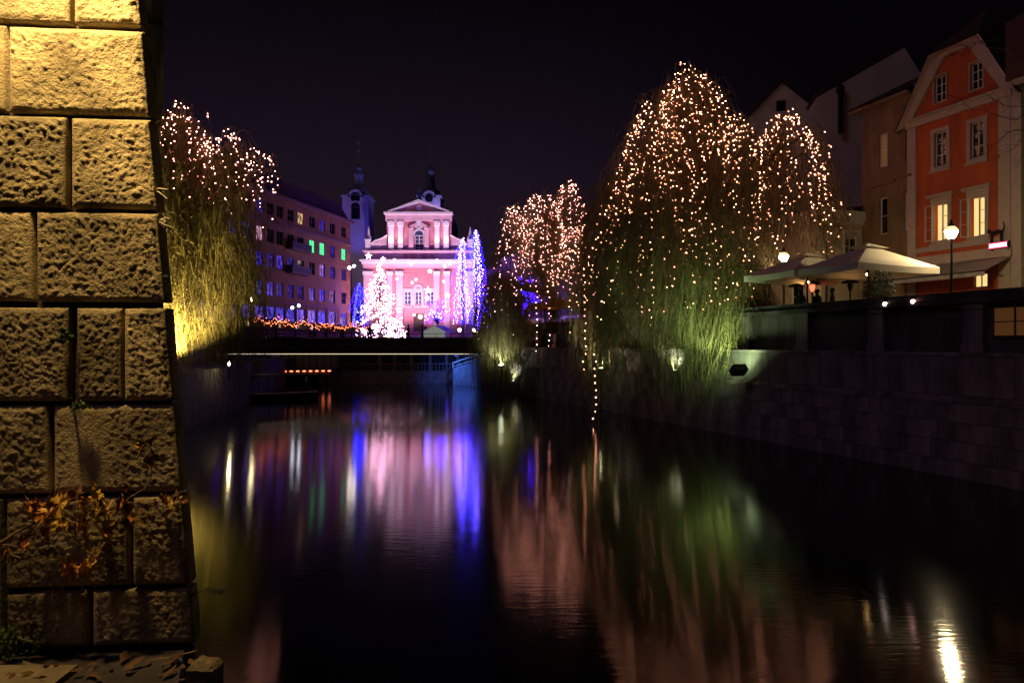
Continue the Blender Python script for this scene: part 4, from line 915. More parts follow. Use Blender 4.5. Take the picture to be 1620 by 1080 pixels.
for k,(za,zb,D,lab) in enumerate(((20.5,19.5,108,'thin overhead cable carrying stars, upper of two across the square'),(16.8,16.2,104.5,'thin overhead cable carrying lamps, lower of two across the square'))):
    pts = [Vector((-26.4+(2.5+26.4)*i/16, D, za+(zb-za)*i/16-1.2*(1-(i/8-1)**2))) for i in range(17)]
    tag(MB().tube(pts, .02, 3).build('overhead_cable', M_wire), lab, 'cable')
# ------------------------------------------------------------------ market on the far side of the footbridge
M_hut = mat('hut_boards', (.12,.06,.035), .8, .3, 5)
glowhut = [glow('hut_glow_a', (1,.62,.35), .9), glow('hut_glow_b', (.75,.9,1), 1.6), glow('hut_glow_c', (1,.5,.3), .5)]
hutlab = ['market hut nearest the willow by the pier','second market hut from the pier willow, warm inside','third market hut in the row under red lights','fourth market hut, brightly white inside','fifth market hut, brightly white inside next to the twin lamp','sixth market hut in the row toward the christmas tree','last market hut of the row by the christmas tree']
for i in range(7):
    u = i/6; px = 404+u*150; D = 70+u*28; p = at(px,540,D)
    t = thing('market_hut', hutlab[i], 'market hut', (p.x,D,STREET), R(76), 'market huts beyond the footbridge')
    b = MB(); b.box(-1.6,1.6,.1,1.9,0,.95); b.box(-1.6,-1.5,.1,1.9,.95,1.62); b.box(1.5,1.6,.1,1.9,.95,1.62); b.box(-1.5,1.5,1.8,1.9,.95,1.62); b.build('wall', M_hut, t)
    b = MB(); b.prism([(-.3,1.62),(2.3,1.62),(1.0,1.95)], -1.85, 1.85); b.v = [(v[1],v[0],v[2]) for v in b.v]; b.f = [f[::-1] for f in b.f]; b.build('roof', M_roof, t)
    b = MB(); b.quad((-1.49,1.78,.96),(1.49,1.78,.96),(1.49,1.78,1.6),(-1.49,1.78,1.6)); b.build('lit_back', glowhut[1] if i in (3,4) else glowhut[i%3 if i%3 != 1 else 2], t)
    b = MB(); b.box(-1.6,1.6,-.25,.1,.9,.98); b.build('counter', M_hut, t)
gl = thing('fairy_lights', 'reddish string lights along the roofs of the market huts', 'string lights', (0,0,0))
b = MB(); wv = MB(); rn = random.Random(9); prev = None; pts = []
for i in range(150):
    u = i/149; px = 388+u*190; D = 67+u*34; p = at(px,540,D); p.z = 6.85+.2*math.sin(u*31)+rn.gauss(0,.17); p.x += .6; pts.append(p); b.octa(p, .05*rn.uniform(.7,1.3))
    if rn.random() < .4: b.octa(p+Vector((0,0,rn.uniform(.1,.6))), .045)
wv.tube(pts, .012, 3); wv.build('wire', M_wire, gl); tag(b.build('bulbs', glow('bulb_red', (1,.2,.08), 9), gl), kind='stuff')
t = thing('market_tent', 'small white gabled tent beyond the footbridge before the church', 'tent', (at(687,540,84).x,84,STREET), R(-18))
M_tent = glow('tent_glow_cloth', (.75,.8,.7), .22); S = 84/F  # cloth made to glow in place of light inside the tent
b = MB(); b.prism([(-1.5,0),(1.5,0),(1.5,.7),(0,1.45),(-1.5,.7)], 0, .05); b.build('front', M_tent, t)
b = MB(); b.quad((-1.6,-.1,.66),(0,-.1,1.5),(0,3,1.5),(-1.6,3,.66)); b.quad((0,-.1,1.5),(1.6,-.1,.66),(1.6,3,.66),(0,3,1.5)); b.build('roof', mat('tent_white', (.7,.7,.72), .7, .05), t)
b = MB(); b.quad((-1.5,.05,0),(-1.5,3,0),(-1.5,3,.68),(-1.5,.05,.68)); b.build('side', M_tent, t)
for sx in (-1.5,1.5):
    b = MB(); b.tube([(sx,-.03,0),(sx,-.03,.7)], .03); b.build('pole', M_white, t)
# stall with orange canopy on the right bank
for px,D,lab,lamp in ((893,57,'market stall with orange canopy and bright lamp between the willows','bright'),(858,62,'smaller orange market stall nearer the footbridge','small')):
    p = at(px,520,D); t = thing('market_stall', lab, 'market stall', (p.x,D,STREET), RZ+R(70))
    b = MB(); b.prism([(-1.7,2.2),(1.7,2.2),(1.2,2.75),(-1.2,2.75)], -1.2, 1.2); b.build('canopy', mat('orange_canvas', (.45,.19,.04), .8), t)
    for sx in (-1.6,1.6):
        for sy in (-1.1,1.1): b = MB(); b.tube([(sx,sy,0),(sx,sy,2.2)], .04); b.build('post', M_iron, t)
    b = MB(); b.box(-1.6,1.6,-1.1,-.4,.0,.95); b.build('counter', M_wood, t)
    rn = random.Random(px)
    for k in range(9):
        x_ = -1.4+k*.34; b = MB(); b.box(x_,x_+.26,-1.0,-.6,.952,1.1+rn.random()*.25); b.build('goods', mat('goods_%d' % (k%3), ((.5,.2,.2),(.6,.45,.3),(.4,.3,.5))[k%3], .7), t)
    b = MB(); b.ball((.3,-1.0,2.35), .17 if lamp == 'bright' else .12); b.build('lamp', glow('stall_lamp_'+lamp, (1,.82,.5), 60 if lamp == 'bright' else 25), t, True)
# ------------------------------------------------------------------ cafe terrace
M_canvas = mat('parasol_canvas', (.68,.6,.5), .85, .06, 2)
def parasol(label, c, rz, hx, hy, z0, z1):
    t = thing('parasol', label, 'parasol', (c[0],c[1],STREET), rz, 'cafe parasols'); a, b = z0-STREET, z1-STREET
    g = MB(); n = 10; k = .2
    P = lambda i: [(-hx,-hy),(hx,-hy),(hx,hy),(-hx,hy)][i]
    for i in range(4):
        p, q = P(i), P((i+1)%4)
        for j in range(n):
            u0, u1 = j/n, (j+1)/n
            sag = lambda u: -.13*math.sin(math.pi*u)
            e0 = (p[0]+(q[0]-p[0])*u0, p[1]+(q[1]-p[1])*u0, a+sag(u0)*.4); e1 = (p[0]+(q[0]-p[0])*u1, p[1]+(q[1]-p[1])*u1, a+sag(u1)*.4)
            t0 = (e0[0]*k,e0[1]*k,b-.22); t1 = (e1[0]*k,e1[1]*k,b-.22)
            m0 = ((e0[0]+t0[0])/2,(e0[1]+t0[1])/2,(e0[2]+t0[2])/2+sag(u0)); m1 = ((e1[0]+t1[0])/2,(e1[1]+t1[1])/2,(e1[2]+t1[2])/2+sag(u1))
            g.quad(e0,e1,m1,m0); g.quad(m0,m1,t1,t0)
            g.quad((e0[0],e0[1],e0[2]-.28),(e1[0],e1[1],e1[2]-.28),e1,e0)
    g.build('canopy', M_canvas, t)
    g = MB(); k2 = .3
    for i in range(4):
        p, q = P(i), P((i+1)%4); g.poly([(p[0]*k2,p[1]*k2,b-.16),(q[0]*k2,q[1]*k2,b-.16),(0,0,b+.08)])
    g.build('vent_cap', M_canvas, t)
    g = MB(); g.tube([(0,0,0),(0,0,b+.05)], .04, 8); g.build('pole', M_wood, t)
    for i in range(4):
        p = P(i); g = MB(); g.tube([(0,0,b-.3),(p[0],p[1],a-.04)], .02, 5); g.build('rib', M_wood, t)
    g = MB(); g.box(-.4,.4,-.4,.4,0,.12); g.build('base', M_iron, t)
ax, ay = Vector((.914,.405)), Vector((-.405,.914))
near = Vector((14.2,28.0)); c1 = near+ax*2.53+ay*1.55; c2 = c1+ay*3.4
parasol('large cream parasol lit by the street lamp on the cafe terrace', c1, math.atan2(ax.y,ax.x), 2.53, 1.55, 7.9, 8.95)
parasol('second cream parasol standing behind the large lamp-lit one', c2, math.atan2(ax.y,ax.x), 2.53, 1.6, 7.9, 8.95)
for i,(px,py,D,lab,on) in enumerate(((1260,450,34.5,'mushroom patio heater nearest the willow under the parasol',0),(1285,446,35.5,'patio heater with red glowing burner between two dark ones',1),(1345,444,33,'patio heater nearest the shrub under the cream parasol',0))):
    p = at(px,py,D); t = thing('patio_heater', lab, 'heater', (p.x,D,STREET), 0, 'patio heaters on the terrace'); h = p.z-STREET
    g = MB(); g.lathe([(.42,h-.12),(.36,h-.03),(.12,h+.04),(.02,h+.05)], n=16); g.build('reflector', M_iron, t, True)
    g = MB(); g.lathe([(.06,h-.5),(.13,h-.3),(.13,h-.14)], n=10); g.build('burner', glow('heater_red', (1,.12,.05), 3) if on else M_iron, t)
    g = MB(); g.lathe([(.24,0),(.24,.5),(.04,.6),(.04,h-.45)], n=10); g.build('stand', M_iron, t)
for px,D,lab in ((1278,35.2,'amber lamp hung under the second parasol'),(1372,31.2,'amber lamp hung under the large cream parasol')):
    p = at(px,440,D); p.z = 7.72; t = thing('hanging_lamp', lab, 'lamp', p)
    MB().ball((0,0,0), .06).build('bulb', glow('amber_bulb', (1,.55,.2), 110), t, True); g = MB(); g.lathe([(.13,.02),(.05,.12)], n=10); g.tube([(0,0,.1),(0,0,.9)], .006, 3); g.build('shade', M_iron, t)
# hedge shrub in a planter, small red-lit bush near the willow
def shrub(label, p, w, h, seed, m):
    rn = random.Random(seed); t = thing('potted_shrub', label, 'shrub', p)
    g = MB(); g.lathe([(.25,0),(.33,.45),(.33,.5),(.28,.5),(.28,.44)], n=12); g.build('pot', mat('terracotta', (.25,.1,.05), .8), t)
    g = MB()
    for k in range(12):
        a = rn.uniform(0,6.28); g.tube([(0,0,.42),(w*.4*math.cos(a),w*.4*math.sin(a),h*.6),(w*.7*math.cos(a),w*.7*math.sin(a),h*rn.uniform(.7,1))], [.02,.012,.005], 4)
    g.build('stems', M_bark, t); g = MB()
    for k in range(1400):
        d = Vector((rn.gauss(0,1),rn.gauss(0,1),rn.gauss(0,1))).normalized()*rn.random()**.4
        c = Vector((d.x*w,d.y*w,.5+(h-.5)*(.5+.5*d.z))); a = Vector((rn.gauss(0,1),rn.gauss(0,1),rn.gauss(0,1))).normalized(); b_ = a.orthogonal().normalized()
        g.quad(c-a*.07,c+b_*.03,c+a*.07,c-b_*.03)
    g.build('foliage', m, t)
M_leafg = mat('shrub_leaves', (.05,.075,.025), .7, .4, 5)
shrub('leafy potted shrub at the parapet before the cream parasol', (at(1391,500,28.4).x,28.4,STREET), .62, 2.2, 4, M_leafg)
shrub('reddish potted shrub where the tall willow meets the terrace', (at(1180,500,36).x,36,STREET), .8, 1.7, 6, mat('red_leaves', (.16,.04,.025), .7, .4, 5))
shrub('low dark potted shrub beside the reddish one at the terrace end', (at(1213,500,35).x,35.5,STREET), .7, 1.5, 7, mat('dark_red_leaves', (.12,.035,.02), .7, .4, 5))
# people
def body_mesh(walk):
    s = .22 if walk else .06
    J = [((0,0,.95),.14),((0,0,1.15),.13),((0,0,1.35),.16),((0,0,1.5),.065),((0,.02,1.6),.085),((0,.02,1.68),.10),((0,.01,1.76),.07),
         ((-.19,0,1.42),.07),((-.25,-.05*walk,1.15),.052),((-.24,.12*walk,.9),.042),((-.24,.15*walk,.8),.035),((.19,0,1.42),.07),((.25,.05*walk,1.15),.052),((.24,-.1*walk,.9),.042),((.24,-.12*walk,.8),.035),
         ((-.1,0,.88),.105),((-.11,s*.6,.48),.075),((-.11,s*.4,.08),.05),((-.11,s*.4+.14,.04),.04),((.1,0,.88),.105),((.11,-s*.5,.48),.075),((.11,-s*1.2,.1),.05),((.11,-s*1.2+.14,.05),.04)]
    E = [(0,1),(1,2),(2,3),(3,4),(4,5),(5,6),(2,7),(7,8),(8,9),(9,10),(2,11),(11,12),(12,13),(13,14),(0,15),(15,16),(16,17),(17,18),(0,19),(19,20),(20,21),(21,22)]
    me = bpy.data.meshes.new('person'); me.from_pydata([j[0] for j in J], E, [])
    ob = bpy.data.objects.new('person_base', me); COL.objects.link(ob)
    md = ob.modifiers.new('skin', 'SKIN'); ob.modifiers.new('sub', 'SUBSURF').levels = 1
    for i, v in enumerate(me.skin_vertices[0].data):
        v.radius = (J[i][1],)*2; v.use_root = (i == 0)
    dg = bpy.context.evaluated_depsgraph_get(); out = bpy.data.meshes.new_from_object(ob.evaluated_get(dg))
    bpy.data.objects.remove(ob); return out
bm_ = [body_mesh(0), body_mesh(1)]
hair = MB(); hair.lathe([(.108,1.66),(.118,1.71),(.1,1.78),(.04,1.815),(.004,1.82)], (0,-.005,0), 10); hm = hair.mesh('hair', True); hm.materials.append(mat('dark_hair', (.02,.014,.01), .6))
def person(label, p, rz, walk, col):
    me = bm_[walk].copy(); me.materials.clear(); me.materials.append(mat('cloth_%d_%d_%d' % tuple(int(c*100) for c in col), col, .85)); me.polygons.foreach_set('use_smooth', [True]*len(me.polygons))
    o = put('person', me, None, p, rz); tag(o, label, 'person'); put('hair', hm, o); return o
for px,D,y_,rz,w,c,lab in ((646,69.2,4.71,1.2,1,(.05,.012,.012),'person in a dark red coat walking over the footbridge before the church'),(668,69.6,4.71,-1.4,1,(.04,.03,.04),'person in dark clothes on the footbridge below the white tent'),
    (585,69.4,4.71,.6,0,(.03,.03,.05),'person standing on the footbridge before the blue-lit tree'),(497,69,4.71,1.5,1,(.05,.03,.03),'person walking on the footbridge before the white-lit market huts'),(437,68.8,4.71,-1.5,0,(.03,.02,.02),'person standing at the footbridge end near the pier willow'),
    (1266,33.0,STREET,2.2,0,(.03,.025,.03),'dark figure beneath the heater nearest the willow'),(1293,33.4,STREET,.4,0,(.03,.02,.02),'dark figure between the glowing heater and the shrub'),(1317,32.6,STREET,1.0,0,(.02,.02,.03),'dark figure beside the heater nearest the shrub')):
    person(lab, ((px-810)/F*D, D, y_), rz, w, c)
# ------------------------------------------------------------------ stone pier in the foreground
PA = R(5); pier = thing('stone_pier', 'tall rough stone block pier lit warm from above at the frame edge', 'pier', (-2.475,3.3,0), PA)
M_rock = mat('rough_limestone', (.37,.29,.175), .88, .4, 4, .6, 110, col2=(.47,.38,.235))
_N, _L = M_rock.node_tree.nodes, M_rock.node_tree.links     # each block its own tone, with darker weathering patches
_oi = _N.new('ShaderNodeObjectInfo'); _mr = _N.new('ShaderNodeMapRange'); _mr.inputs[3].default_value = .72; _mr.inputs[4].default_value = 1.18; _L.new(_oi.outputs['Random'], _mr.inputs[0])
_t = _N.new('ShaderNodeTexCoord'); _n2 = _N.new('ShaderNodeTexNoise'); _n2.inputs['Scale'].default_value = 2.3; _n2.inputs['Detail'].default_value = 7; _L.new(_t.outputs['Object'], _n2.inputs['Vector'])
_m2 = _N.new('ShaderNodeMapRange'); _m2.inputs[1].default_value = .35; _m2.inputs[2].default_value = .6; _m2.inputs[3].default_value = .6; _m2.inputs[4].default_value = 1.05; _L.new(_n2.outputs['Fac'], _m2.inputs[0])
_mm = _N.new('ShaderNodeMath'); _mm.operation = 'MULTIPLY'; _L.new(_mr.outputs[0], _mm.inputs[0]); _L.new(_m2.outputs[0], _mm.inputs[1])
_vm = _N.new('ShaderNodeVectorMath'); _vm.operation = 'SCALE'; _cr = [n for n in _N if n.type == 'VALTORGB'][0]
_L.new(_cr.outputs[0], _vm.inputs[0]); _L.new(_mm.outputs[0], _vm.inputs['Scale']); _L.new(_vm.outputs[0], _N['Principled BSDF'].inputs['Base Color'])
M_mortar = mat('joint_mortar', (.10,.08,.055), .95, .3, 12, .5, 40)
ca, sa = math.cos(PA), math.sin(PA)
def ps(px):
    k = (px-810)/F; return (k*3.3+2.475)/(ca-k*sa)
def pzz(py, s): return EYE+(545-py)*(3.3+s*sa)/F
def edge_s(z):  # battered river edge of the face
    a = ps(221), pzz(0,ps(221)); b = ps(309), pzz(1020,ps(309))
    return a[0]+(b[0]-a[0])*(a[1]-z)/(a[1]-b[1])
def rock(name, s0, s1, z0, z1, seed, amp=1.0, slant=False, smooth_px=None):
    """one quarry-faced block: drafted margins, hammered field, sides running back into the joint"""
    res = .0066; nx = max(4,int((s1-s0)/res)); nz = max(4,int((z1-z0)/res)); off = Vector((seed*7.3,seed*3.1,seed*1.7)); g = MB()
    h0 = noise.noise(off)*.008; ka = .58+.28*noise.noise(off*1.3+Vector((9,1,4))); th = R(-35+25*noise.noise(off*2.3)); cr_, sr_ = math.cos(th), math.sin(th); fs = 1+.35*noise.noise(off*.9+Vector((4,2,1))); bow = noise.noise(off*1.7)
    def P(i, j):
        u, v = i/nx, j/nz; z = z0+(z1-z0)*v; b = edge_s(z)-.002 if slant else s1; x = s0+(b-s0)*u
        wob = .006*noise.noise(Vector((x*6,z*6,seed)))
        d = min(u*(b-s0), (1-u)*(b-s0), v*(z1-z0), (1-v)*(z1-z0))
        m = min(1,max(0,(d-.008+wob)/.018))
        q = Vector((x,0,z))
        xr, zr = x*cr_+z*sr_, z*cr_-x*sr_; n1 = noise.noise(q*(26*fs)+off); n2 = noise.noise(q*46+off*2); n5 = noise.noise(q*85+off*3); n3 = abs(noise.noise(Vector((xr*27*fs,seed,zr*48*fs))+off)); n4 = noise.noise(q*6+off)
        k = amp*ka
        if smooth_px:
            w = math.exp(-((x-smooth_px[0])/smooth_px[1])**2); k = amp*ka*(1-.92*w)
        n6 = abs(noise.noise(Vector((zr*38*fs,seed+5,xr*44*fs))+off*1.9))
        hv = .003*n1+.002*n2+.0022*n5+.015*(n3-.2)+.011*(n6-.2)+.002*n4
        h = h0-(m*.007)-k*m*hv*1.15
        e = max(0,1-d/.008); h += .012*e*e
        return (x+wob*(1-m)*.4, h, z+.5*wob*(1-m))
    for j in range(nz+1):
        for i in range(nx+1): g.v.append(P(i,j))
    W = nx+1
    for j in range(nz):
        for i in range(nx): a = j*W+i; g.f.append((a,a+1,a+W+1,a+W))
    rim = [i for i in range(W)]+[j*W+nx for j in range(1,nz+1)]+[nz*W+i for i in range(nx-1,-1,-1)]+[j*W for j in range(nz-1,0,-1)]
    b0 = len(g.v)
    for r_ in rim: x,y,z = g.v[r_]; g.v.append((x,.09,z))
    k = len(rim)
    for i in range(k): j = (i+1)%k; g.f.append((rim[j],rim[i],b0+i,b0+j))
    return g.build(name, M_rock, pier, True)
courses = [(-255,-108,[-160,(60,68),None]),(-104,38,[-170,(110,116),None]),(46,180,[-150,(7,13),None]),(187,329,[-170,(104,112),None]),(336,477,[-120,(50,57),None]),
           (487,634,[-150,(108,121),(194,197),None]),(641,779,[-120,(76,84),None]),(787,927,[8,(202,210),None]),(935,1022,[10,(139,146),None])]
sd = 1
for (ya,yb,js) in courses:
    sm = ps(150); z1, z0 = pzz(ya,sm), pzz(yb,sm); st_ = ps(js[0])
    for j in js[1:]:
        e = ps(j[0]) if j else edge_s((z0+z1)/2)
        sp_ = None
        if ya == 641 and not j: sp_ = (ps(138),.11)
        rock('stone_block', st_, e, z0, z1, sd, 1.0 if ya < 930 else .9, j is None, sp_); sd += 1
        if j: st_ = ps(j[1])
zt_, zb_ = pzz(-260,.4), 2.4
g = MB(); sT, sB_ = edge_s(zt_), edge_s(zb_)
pts = [(-1.6,.045),(0,.045)]
n0 = 0
v = [(-1.6,.045,zb_),(sB_-.03,.045,zb_),(sB_-1.6,2.4,zb_),(-1.6,2.4,zb_),(-1.6,.045,zt_),(sT-.03,.045,zt_),(sT-1.6,2.4,zt_),(-1.6,2.4,zt_)]
g.v = v; g.f = [(0,3,2,1),(4,5,6,7),(0,1,5,4),(1,2,6,5),(2,3,7,6),(3,0,4,7)]; g.build('core', M_mortar, pier)
g = MB(); g.box(-1.6,ps(6),-.02,.04,2.9,pzz(790,0)); g.build('recess_wall', M_mortar, pier)
# kerb post
kp = thing('kerb_post', 'small square stone post with worn cap at the foot of the pier', 'post', (-1.35,3.0,2.2), R(-4))
g = MB(); nn = 8
for j in range(nn+1):
    for i in range(nn+1):
        u, v_ = i/nn*2-1, j/nn*2-1; r_ = max(abs(u),abs(v_)); g.v.append((u*.062,v_*.05,.92-.03*r_**4-.012*noise.noise(Vector((u*2,v_*2,3)))-.004*noise.noise(Vector((u*6,v_*6,1)))))
for j in range(nn):
    for i in range(nn): a = j*(nn+1)+i; g.f.append((a,a+1,a+nn+2,a+nn+1))
g.build('cap', mat('worn_cap', (.2,.155,.1), .9, .3, 20, .5, 60), kp); g = MB(); g.box(-.06,.06,-.048,.048,0,.885); g.build('shaft', M_mortar, kp)
# lantern above the frame that lights the pier
lp = thing('pier_lantern', 'iron lantern on a bracket high on the pier lighting its stones', 'lantern', (-2.28,2.86,EYE+2.38))
g = MB(); g.lathe([(.05,-.12),(.08,0),(.08,.1)], n=10); g.build('globe', glow('pier_lantern', (1,.66,.22), 1050), lp, True)
g = MB(); g.lathe([(.15,.1),(.12,.16),(.03,.24)], n=10); g.tube([(0,0,.22),(.0,.2,.3),(.0,.62,.2)], .018); g.build('bracket', M_iron, lp)
g = MB()
for i in range(12):
    a, b = R(150+20*i), R(170+20*i)
    g.quad((.16*math.cos(a),.16*math.sin(a),-.24),(.16*math.cos(b),.16*math.sin(b),-.24),(.13*math.cos(b),.13*math.sin(b),.13),(.13*math.cos(a),.13*math.sin(a),.13))
g.build('light_block_hood', M_iron, lp)  # unseen shield added to keep lantern light off the far quay wall
# ------------------------------------------------------------------ plants on the pier
def on_pier(px, py, out=.06):
    s = ps(px); z = pzz(py, s); return Vector((-2.475+s*ca+out*sa, 3.3+s*sa-out*ca, z))
def leaf_mesh(seed):
    rn = random.Random(seed); g = MB(); out = []
    base = [(0,0),(.16,-.05),(.32,.06),(.20,.16),(.50,.30),(.30,.36),(.36,.52),(.22,.50),(.12,.62),(0,.98)]
    pts = base+[(-x,y) for x,y in base[-2:0:-1]]
    pts = [(x*(1+rn.uniform(-.15,.15)), y*(1+rn.uniform(-.1,.1))) for x,y in pts]
    curl = rn.uniform(.3,1.1); tip = rn.uniform(-.5,.9)
    dense = []
    for (x0,y0),(x1,y1) in zip(pts, pts[1:]+pts[:1]):
        for k in range(3):
            t_ = k/3; b_ = 1+.06*math.sin(math.pi*t_); dense.append(((x0+(x1-x0)*t_)*b_, .4+(y0+(y1-y0)*t_-.4)*b_))
    pts = dense
    Z = lambda x,y: curl*abs(x)**1.4+tip*max(0,y-.35)**2-.25*max(0,abs(x)-.25)*tip-.2*noise.noise(Vector((x*3.5,y*3.5,seed)))
    c = (0,.4); n = len(pts); g.v.append((c[0],c[1],Z(*c)))
    for f_ in (.4,.75,1):
        for x,y in pts: q_ = (c[0]+(x-c[0])*f_, c[1]+(y-c[1])*f_); g.v.append((q_[0],q_[1],Z(*q_)+(.035*math.sin(math.atan2(q_[1]-.15,q_[0])*10) if f_ < 1 else 0)))
    for i in range(n):
        k = (i+1)%n; g.f.append((0,1+i,1+k))
        for r_ in (0,1): g.f.append((1+r_*n+i,1+(r_+1)*n+i,1+(r_+1)*n+k,1+r_*n+k))
    g.tube([(0,0,Z(0,0)),(0,-.25,-.05),(.05,-.5,-.15)], .012, 4)
    return g.mesh('leaf', True)
M_lf = [mat('leaf_orange', (.62,.2,.025), .6, .4, 9, col2=(.66,.3,.04)), mat('leaf_yellow', (.68,.42,.07), .6, .35, 9), mat('leaf_red', (.2,.035,.015), .6, .5, 9), mat('leaf_brown', (.13,.06,.02), .7, .5, 9)]
LM = []
for k in range(8):
    for m in range(4):
        me = leaf_mesh(k*4+m); me.materials.append(M_lf[m]); LM.append(me)
def twig_thing(name, label, cat, stems, leaves, bark, seed):
    rn = random.Random(seed); t = thing(name, label, cat, stems[0][0][0])
    B = Vector(stems[0][0][0])
    for pts, r0 in stems:
        P_ = [Vector(p)-B for p in pts]; fine = []
        for a_, b_ in zip(P_, P_[1:]):
            for i in range(4): q_ = a_.lerp(b_, i/4); fine.append(q_+noise.noise_vector((q_+B)*14)*.008)
        fine.append(P_[-1]); g = MB(); g.tube(fine, [r0*(1-.6*i/len(fine)) for i in range(len(fine))], 6); g.build('stem', bark, t, True)
    for (p, size, col) in leaves:
        me = LM[rn.randrange(8)*4+col]; o = put('leaf', me, t, Vector(p)-B); o.scale = (size,)*3
        o.rotation_euler = (R(rn.uniform(40,115)), R(rn.uniform(-40,40)), R(rn.uniform(0,360)) if rn.random() < .5 else R(rn.uniform(-70,70)))
    return t
M_stem = mat('pale_twig', (.22,.15,.10), .8, .3, 20)
OP = on_pier
rn = random.Random(17)
cl = [(95,800,6,.05),(60,805,3,.05),(120,800,3,.06),(90,838,4,.045),(45,860,3,.04),(62,870,2,.035),(165,790,4,.045),(180,808,6,.05),(205,800,5,.045),(215,820,5,.04),(195,830,4,.045),(150,820,3,.04),(270,790,4,.035),(290,800,4,.032),(250,722,3,.045),(240,712,2,.04),(155,888,3,.05),(148,915,2,.035),(145,930,2,.03),(100,938,2,.035),(200,768,2,.04),(235,800,3,.04)]
lv = []
for x_,y_,n_,s_ in cl:
    for k in range(n_): lv.append((OP(x_+rn.gauss(0,11),y_+rn.gauss(0,7),rn.uniform(.03,.12)), s_*rn.uniform(1.0,1.9), rn.choices((0,1,2,3),(4,3,2,3) if x_ > 140 else (6,3,1,2))[0]))
lv += [(OP(118,806,.12),.15,1),(OP(88,815,.12),.13,0),(OP(75,802,.11),.11,0),(OP(160,886,.1),.13,1),(OP(150,900,.09),.1,0),(OP(168,782,.1),.1,1),(OP(212,805,.11),.1,0)]
twig_thing('creeper_branch', 'creeper branch with orange and red autumn leaves hanging across the pier', 'creeper',
    [([OP(-8,868,.16),OP(20,850,.13),OP(50,830,.1),OP(80,817,.09),OP(105,812,.08),OP(130,820,.07),OP(150,815,.06),OP(185,800,.06)],.008),([OP(185,800,.06),OP(215,782,.05),OP(238,768,.06),OP(248,748,.06),OP(246,722,.05)],.0045),
     ([OP(22,858,.12),OP(60,875,.09),OP(92,868,.06),OP(108,878,.05),OP(118,900,.05),OP(110,922,.05)],.005),([OP(110,922,.05),OP(60,935,.05),OP(20,940,.05)],.004),([OP(150,868,.04),OP(130,880,.05),OP(165,850,.04)],.003),
     ([OP(215,790,.05),OP(250,796,.04),OP(285,800,.05)],.003),([OP(25,852,.1),OP(58,858,.08)],.004),([OP(135,830,.05),OP(110,832,.05),OP(150,880,.05),OP(150,905,.05)],.003)], lv, M_stem, 5)
twig_thing('root', 'long bare root lying along the foot of the pier', 'root', [([OP(60,1032,.12),OP(120,1040,.12),OP(190,1044,.11),OP(240,1032,.10),OP(285,1028,.08),OP(318,1020,.06)],.011),([OP(190,1044,.11),OP(150,1036,.05),OP(130,1028,.04)],.006)], [], M_stem, 3)
M_pg = mat('weed_leaves', (.06,.12,.02), .6, .4, 12)
for lab,px,py,w_,h_,n_ in (('feathery green weed at the foot of the pier',38,1030,.13,.13,260),('tuft of green moss in the joint halfway up the pier',135,645,.05,.03,120),('tuft of moss in the wide upright joint of the pier',112,540,.025,.06,90)):
    p = OP(px,py,.04); t = thing('weed', lab, 'plant', p); g = MB(); gs = MB()
    for k in range(n_):
        a = rn.uniform(0,6.28); e = Vector((math.cos(a)*w_*rn.random(), -abs(math.sin(a))*w_*.6*rn.random(), h_*rn.random())); q_ = e+Vector((rn.gauss(0,.012),rn.gauss(0,.012),rn.gauss(0,.012))); w2_ = Vector((rn.gauss(0,.005),rn.gauss(0,.005),rn.gauss(0,.005)))
        g.poly([e,e.lerp(q_,.5)+w2_,q_,e.lerp(q_,.5)-w2_])
        if k%9 == 0: gs.tube([(0,0,0),e*.6+Vector((0,0,.01)),e], .0016, 3)
    g.build('leaves', M_pg, t); gs.build('stems', M_pg, t)
def sprig(label, p0, dirs, size, m, seed, leafn, leafs):
    rn = random.Random(seed); t = thing('wall_sprig', label, 'plant', p0); g = MB(); lf = MB()
    for d in dirs:
        d = Vector(d)*size; pts = [Vector((0,0,0)),d*.4+Vector((0,0,.1*size)),d*.8+Vector((rn.gauss(0,.05),0,rn.gauss(0,.05)))*size,d]
        g.tube(pts, [.004,.003,.0025,.0015], 5)
        for k in range(leafn):
            u = rn.uniform(.35,1); p = Vector((0,0,0)).lerp(d,u); e = Vector((rn.gauss(.4,.6),rn.gauss(0,.5),rn.gauss(-.2,.7))).normalized()*leafs*rn.uniform(.6,1.2); w = e.orthogonal().normalized()*leafs*.25
            lf.poly([p,p+e*.5+w,p+e,p+e*.5-w])
    g.build('stems', m, t); lf.build('leaves', m, t)
M_spr = mat('pale_sprig', (.62,.55,.42), .7, .2, 20); M_sprd = mat('dark_sprig', (.03,.03,.015), .8, .3, 20)
sprig('pale lit sprig growing from the pier edge before the willow', OP(244,352,-.02), [(1,-.3,.35),(.9,-.3,-.2),(.7,-.2,.1),(1.05,-.2,-.6)], .085, M_spr, 2, 5, .02)
sprig('thin pale twig above the lit sprig on the pier edge', OP(240,300,-.02), [(1,-.3,.0),(.95,-.3,-.55)], .085, M_spr, 4, 1, .014)
sprig('small black sprig on the pier edge lower than the pale one', OP(252,437,-.02), [(.5,-.3,.1),(.4,-.2,-.4),(.2,-.1,.4)], .05, M_sprd, 5, 7, .02)
sprig('dark twig with hanging seed heads reaching over the water from the pier', OP(302,943,-.02), [(1,-.3,.25),(.8,-.25,.15)], .21, M_sprd, 7, 16, .016)
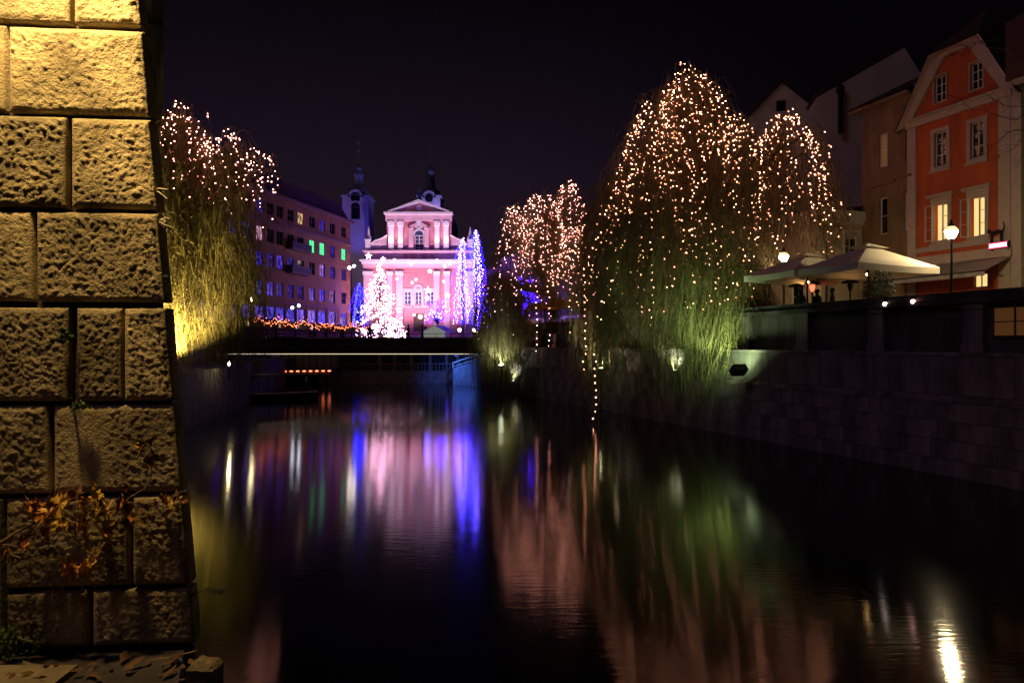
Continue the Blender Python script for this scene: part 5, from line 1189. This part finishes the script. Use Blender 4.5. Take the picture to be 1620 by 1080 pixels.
# leaf litter on the landing
g = MB(); rn = random.Random(71)
for k in range(170):
    c = Vector((rn.uniform(-2.9,-1.45),rn.uniform(2.55,3.25),3.0+rn.uniform(.003,.03))); a = rn.uniform(0,6.28); L_ = rn.uniform(.012,.045); u = Vector((math.cos(a),math.sin(a),rn.uniform(-.4,.4)))*L_; w = Vector((-math.sin(a),math.cos(a),rn.uniform(-.5,.5)))*L_*.5
    g.poly([c-u,c-u*.2+w,c+u,c-u*.1-w])
tag(g.build('fallen_leaves', M_lf[3]), 'brown fallen leaves littering the landing at the pier foot', 'leaves', kind='stuff')
# bare tree beyond the frame edge whose thin branches reach before the orange-red house
bt = thing('bare_tree', 'thin bare branches reaching in before the orange-red house', 'tree', (22.0,24.5,STREET))
B = Vector((22.0,24.5,STREET)); g = MB(); g.tube([(0,0,0),(.1,0,3),(.0,0,6),(-.3,0,9)], [.22,.18,.13,.06], 8); g.build('trunk', M_bark, bt, True)
g = MB(); rn = random.Random(44)
def branch(pts, r):
    P_ = [Vector(p)-B for p in pts]; fine = []
    for a_, b_ in zip(P_, P_[1:]):
        for i in range(5): q_ = a_.lerp(b_, i/5); fine.append(q_+noise.noise_vector((q_)*1.7)*.16)
    fine.append(P_[-1]); g.tube(fine, [r*(1-.75*i/len(fine)) for i in range(len(fine))], 4)
    return fine
for path, r in ((((1700,160),(1600,190),(1500,150)),.022),(((1690,120),(1590,80),(1530,55),(1480,90)),.02),(((1700,60),(1560,62),(1500,78)),.018),(((1690,200),(1590,212),(1560,245),(1535,250)),.02),(((1680,180),(1600,170),(1540,140)),.016),(((1690,240),(1610,225),(1580,250)),.016),(((1560,62),(1520,85),(1495,80)),.012)):
    fn = branch([at(px,py,24.3+rn.uniform(-.8,.8)) for px,py in path], r)
    for k in range(9):
        i = rn.randrange(len(fn)//3,len(fn)); d = Vector((-rn.uniform(.3,1),rn.gauss(0,.3),rn.gauss(0,.5)))*rn.uniform(.4,1.1); branch([fn[i]+B,fn[i]+d*.5+B,fn[i]+d+Vector((0,0,-.1))+B], .007)
g.build('branches', M_bark, bt)
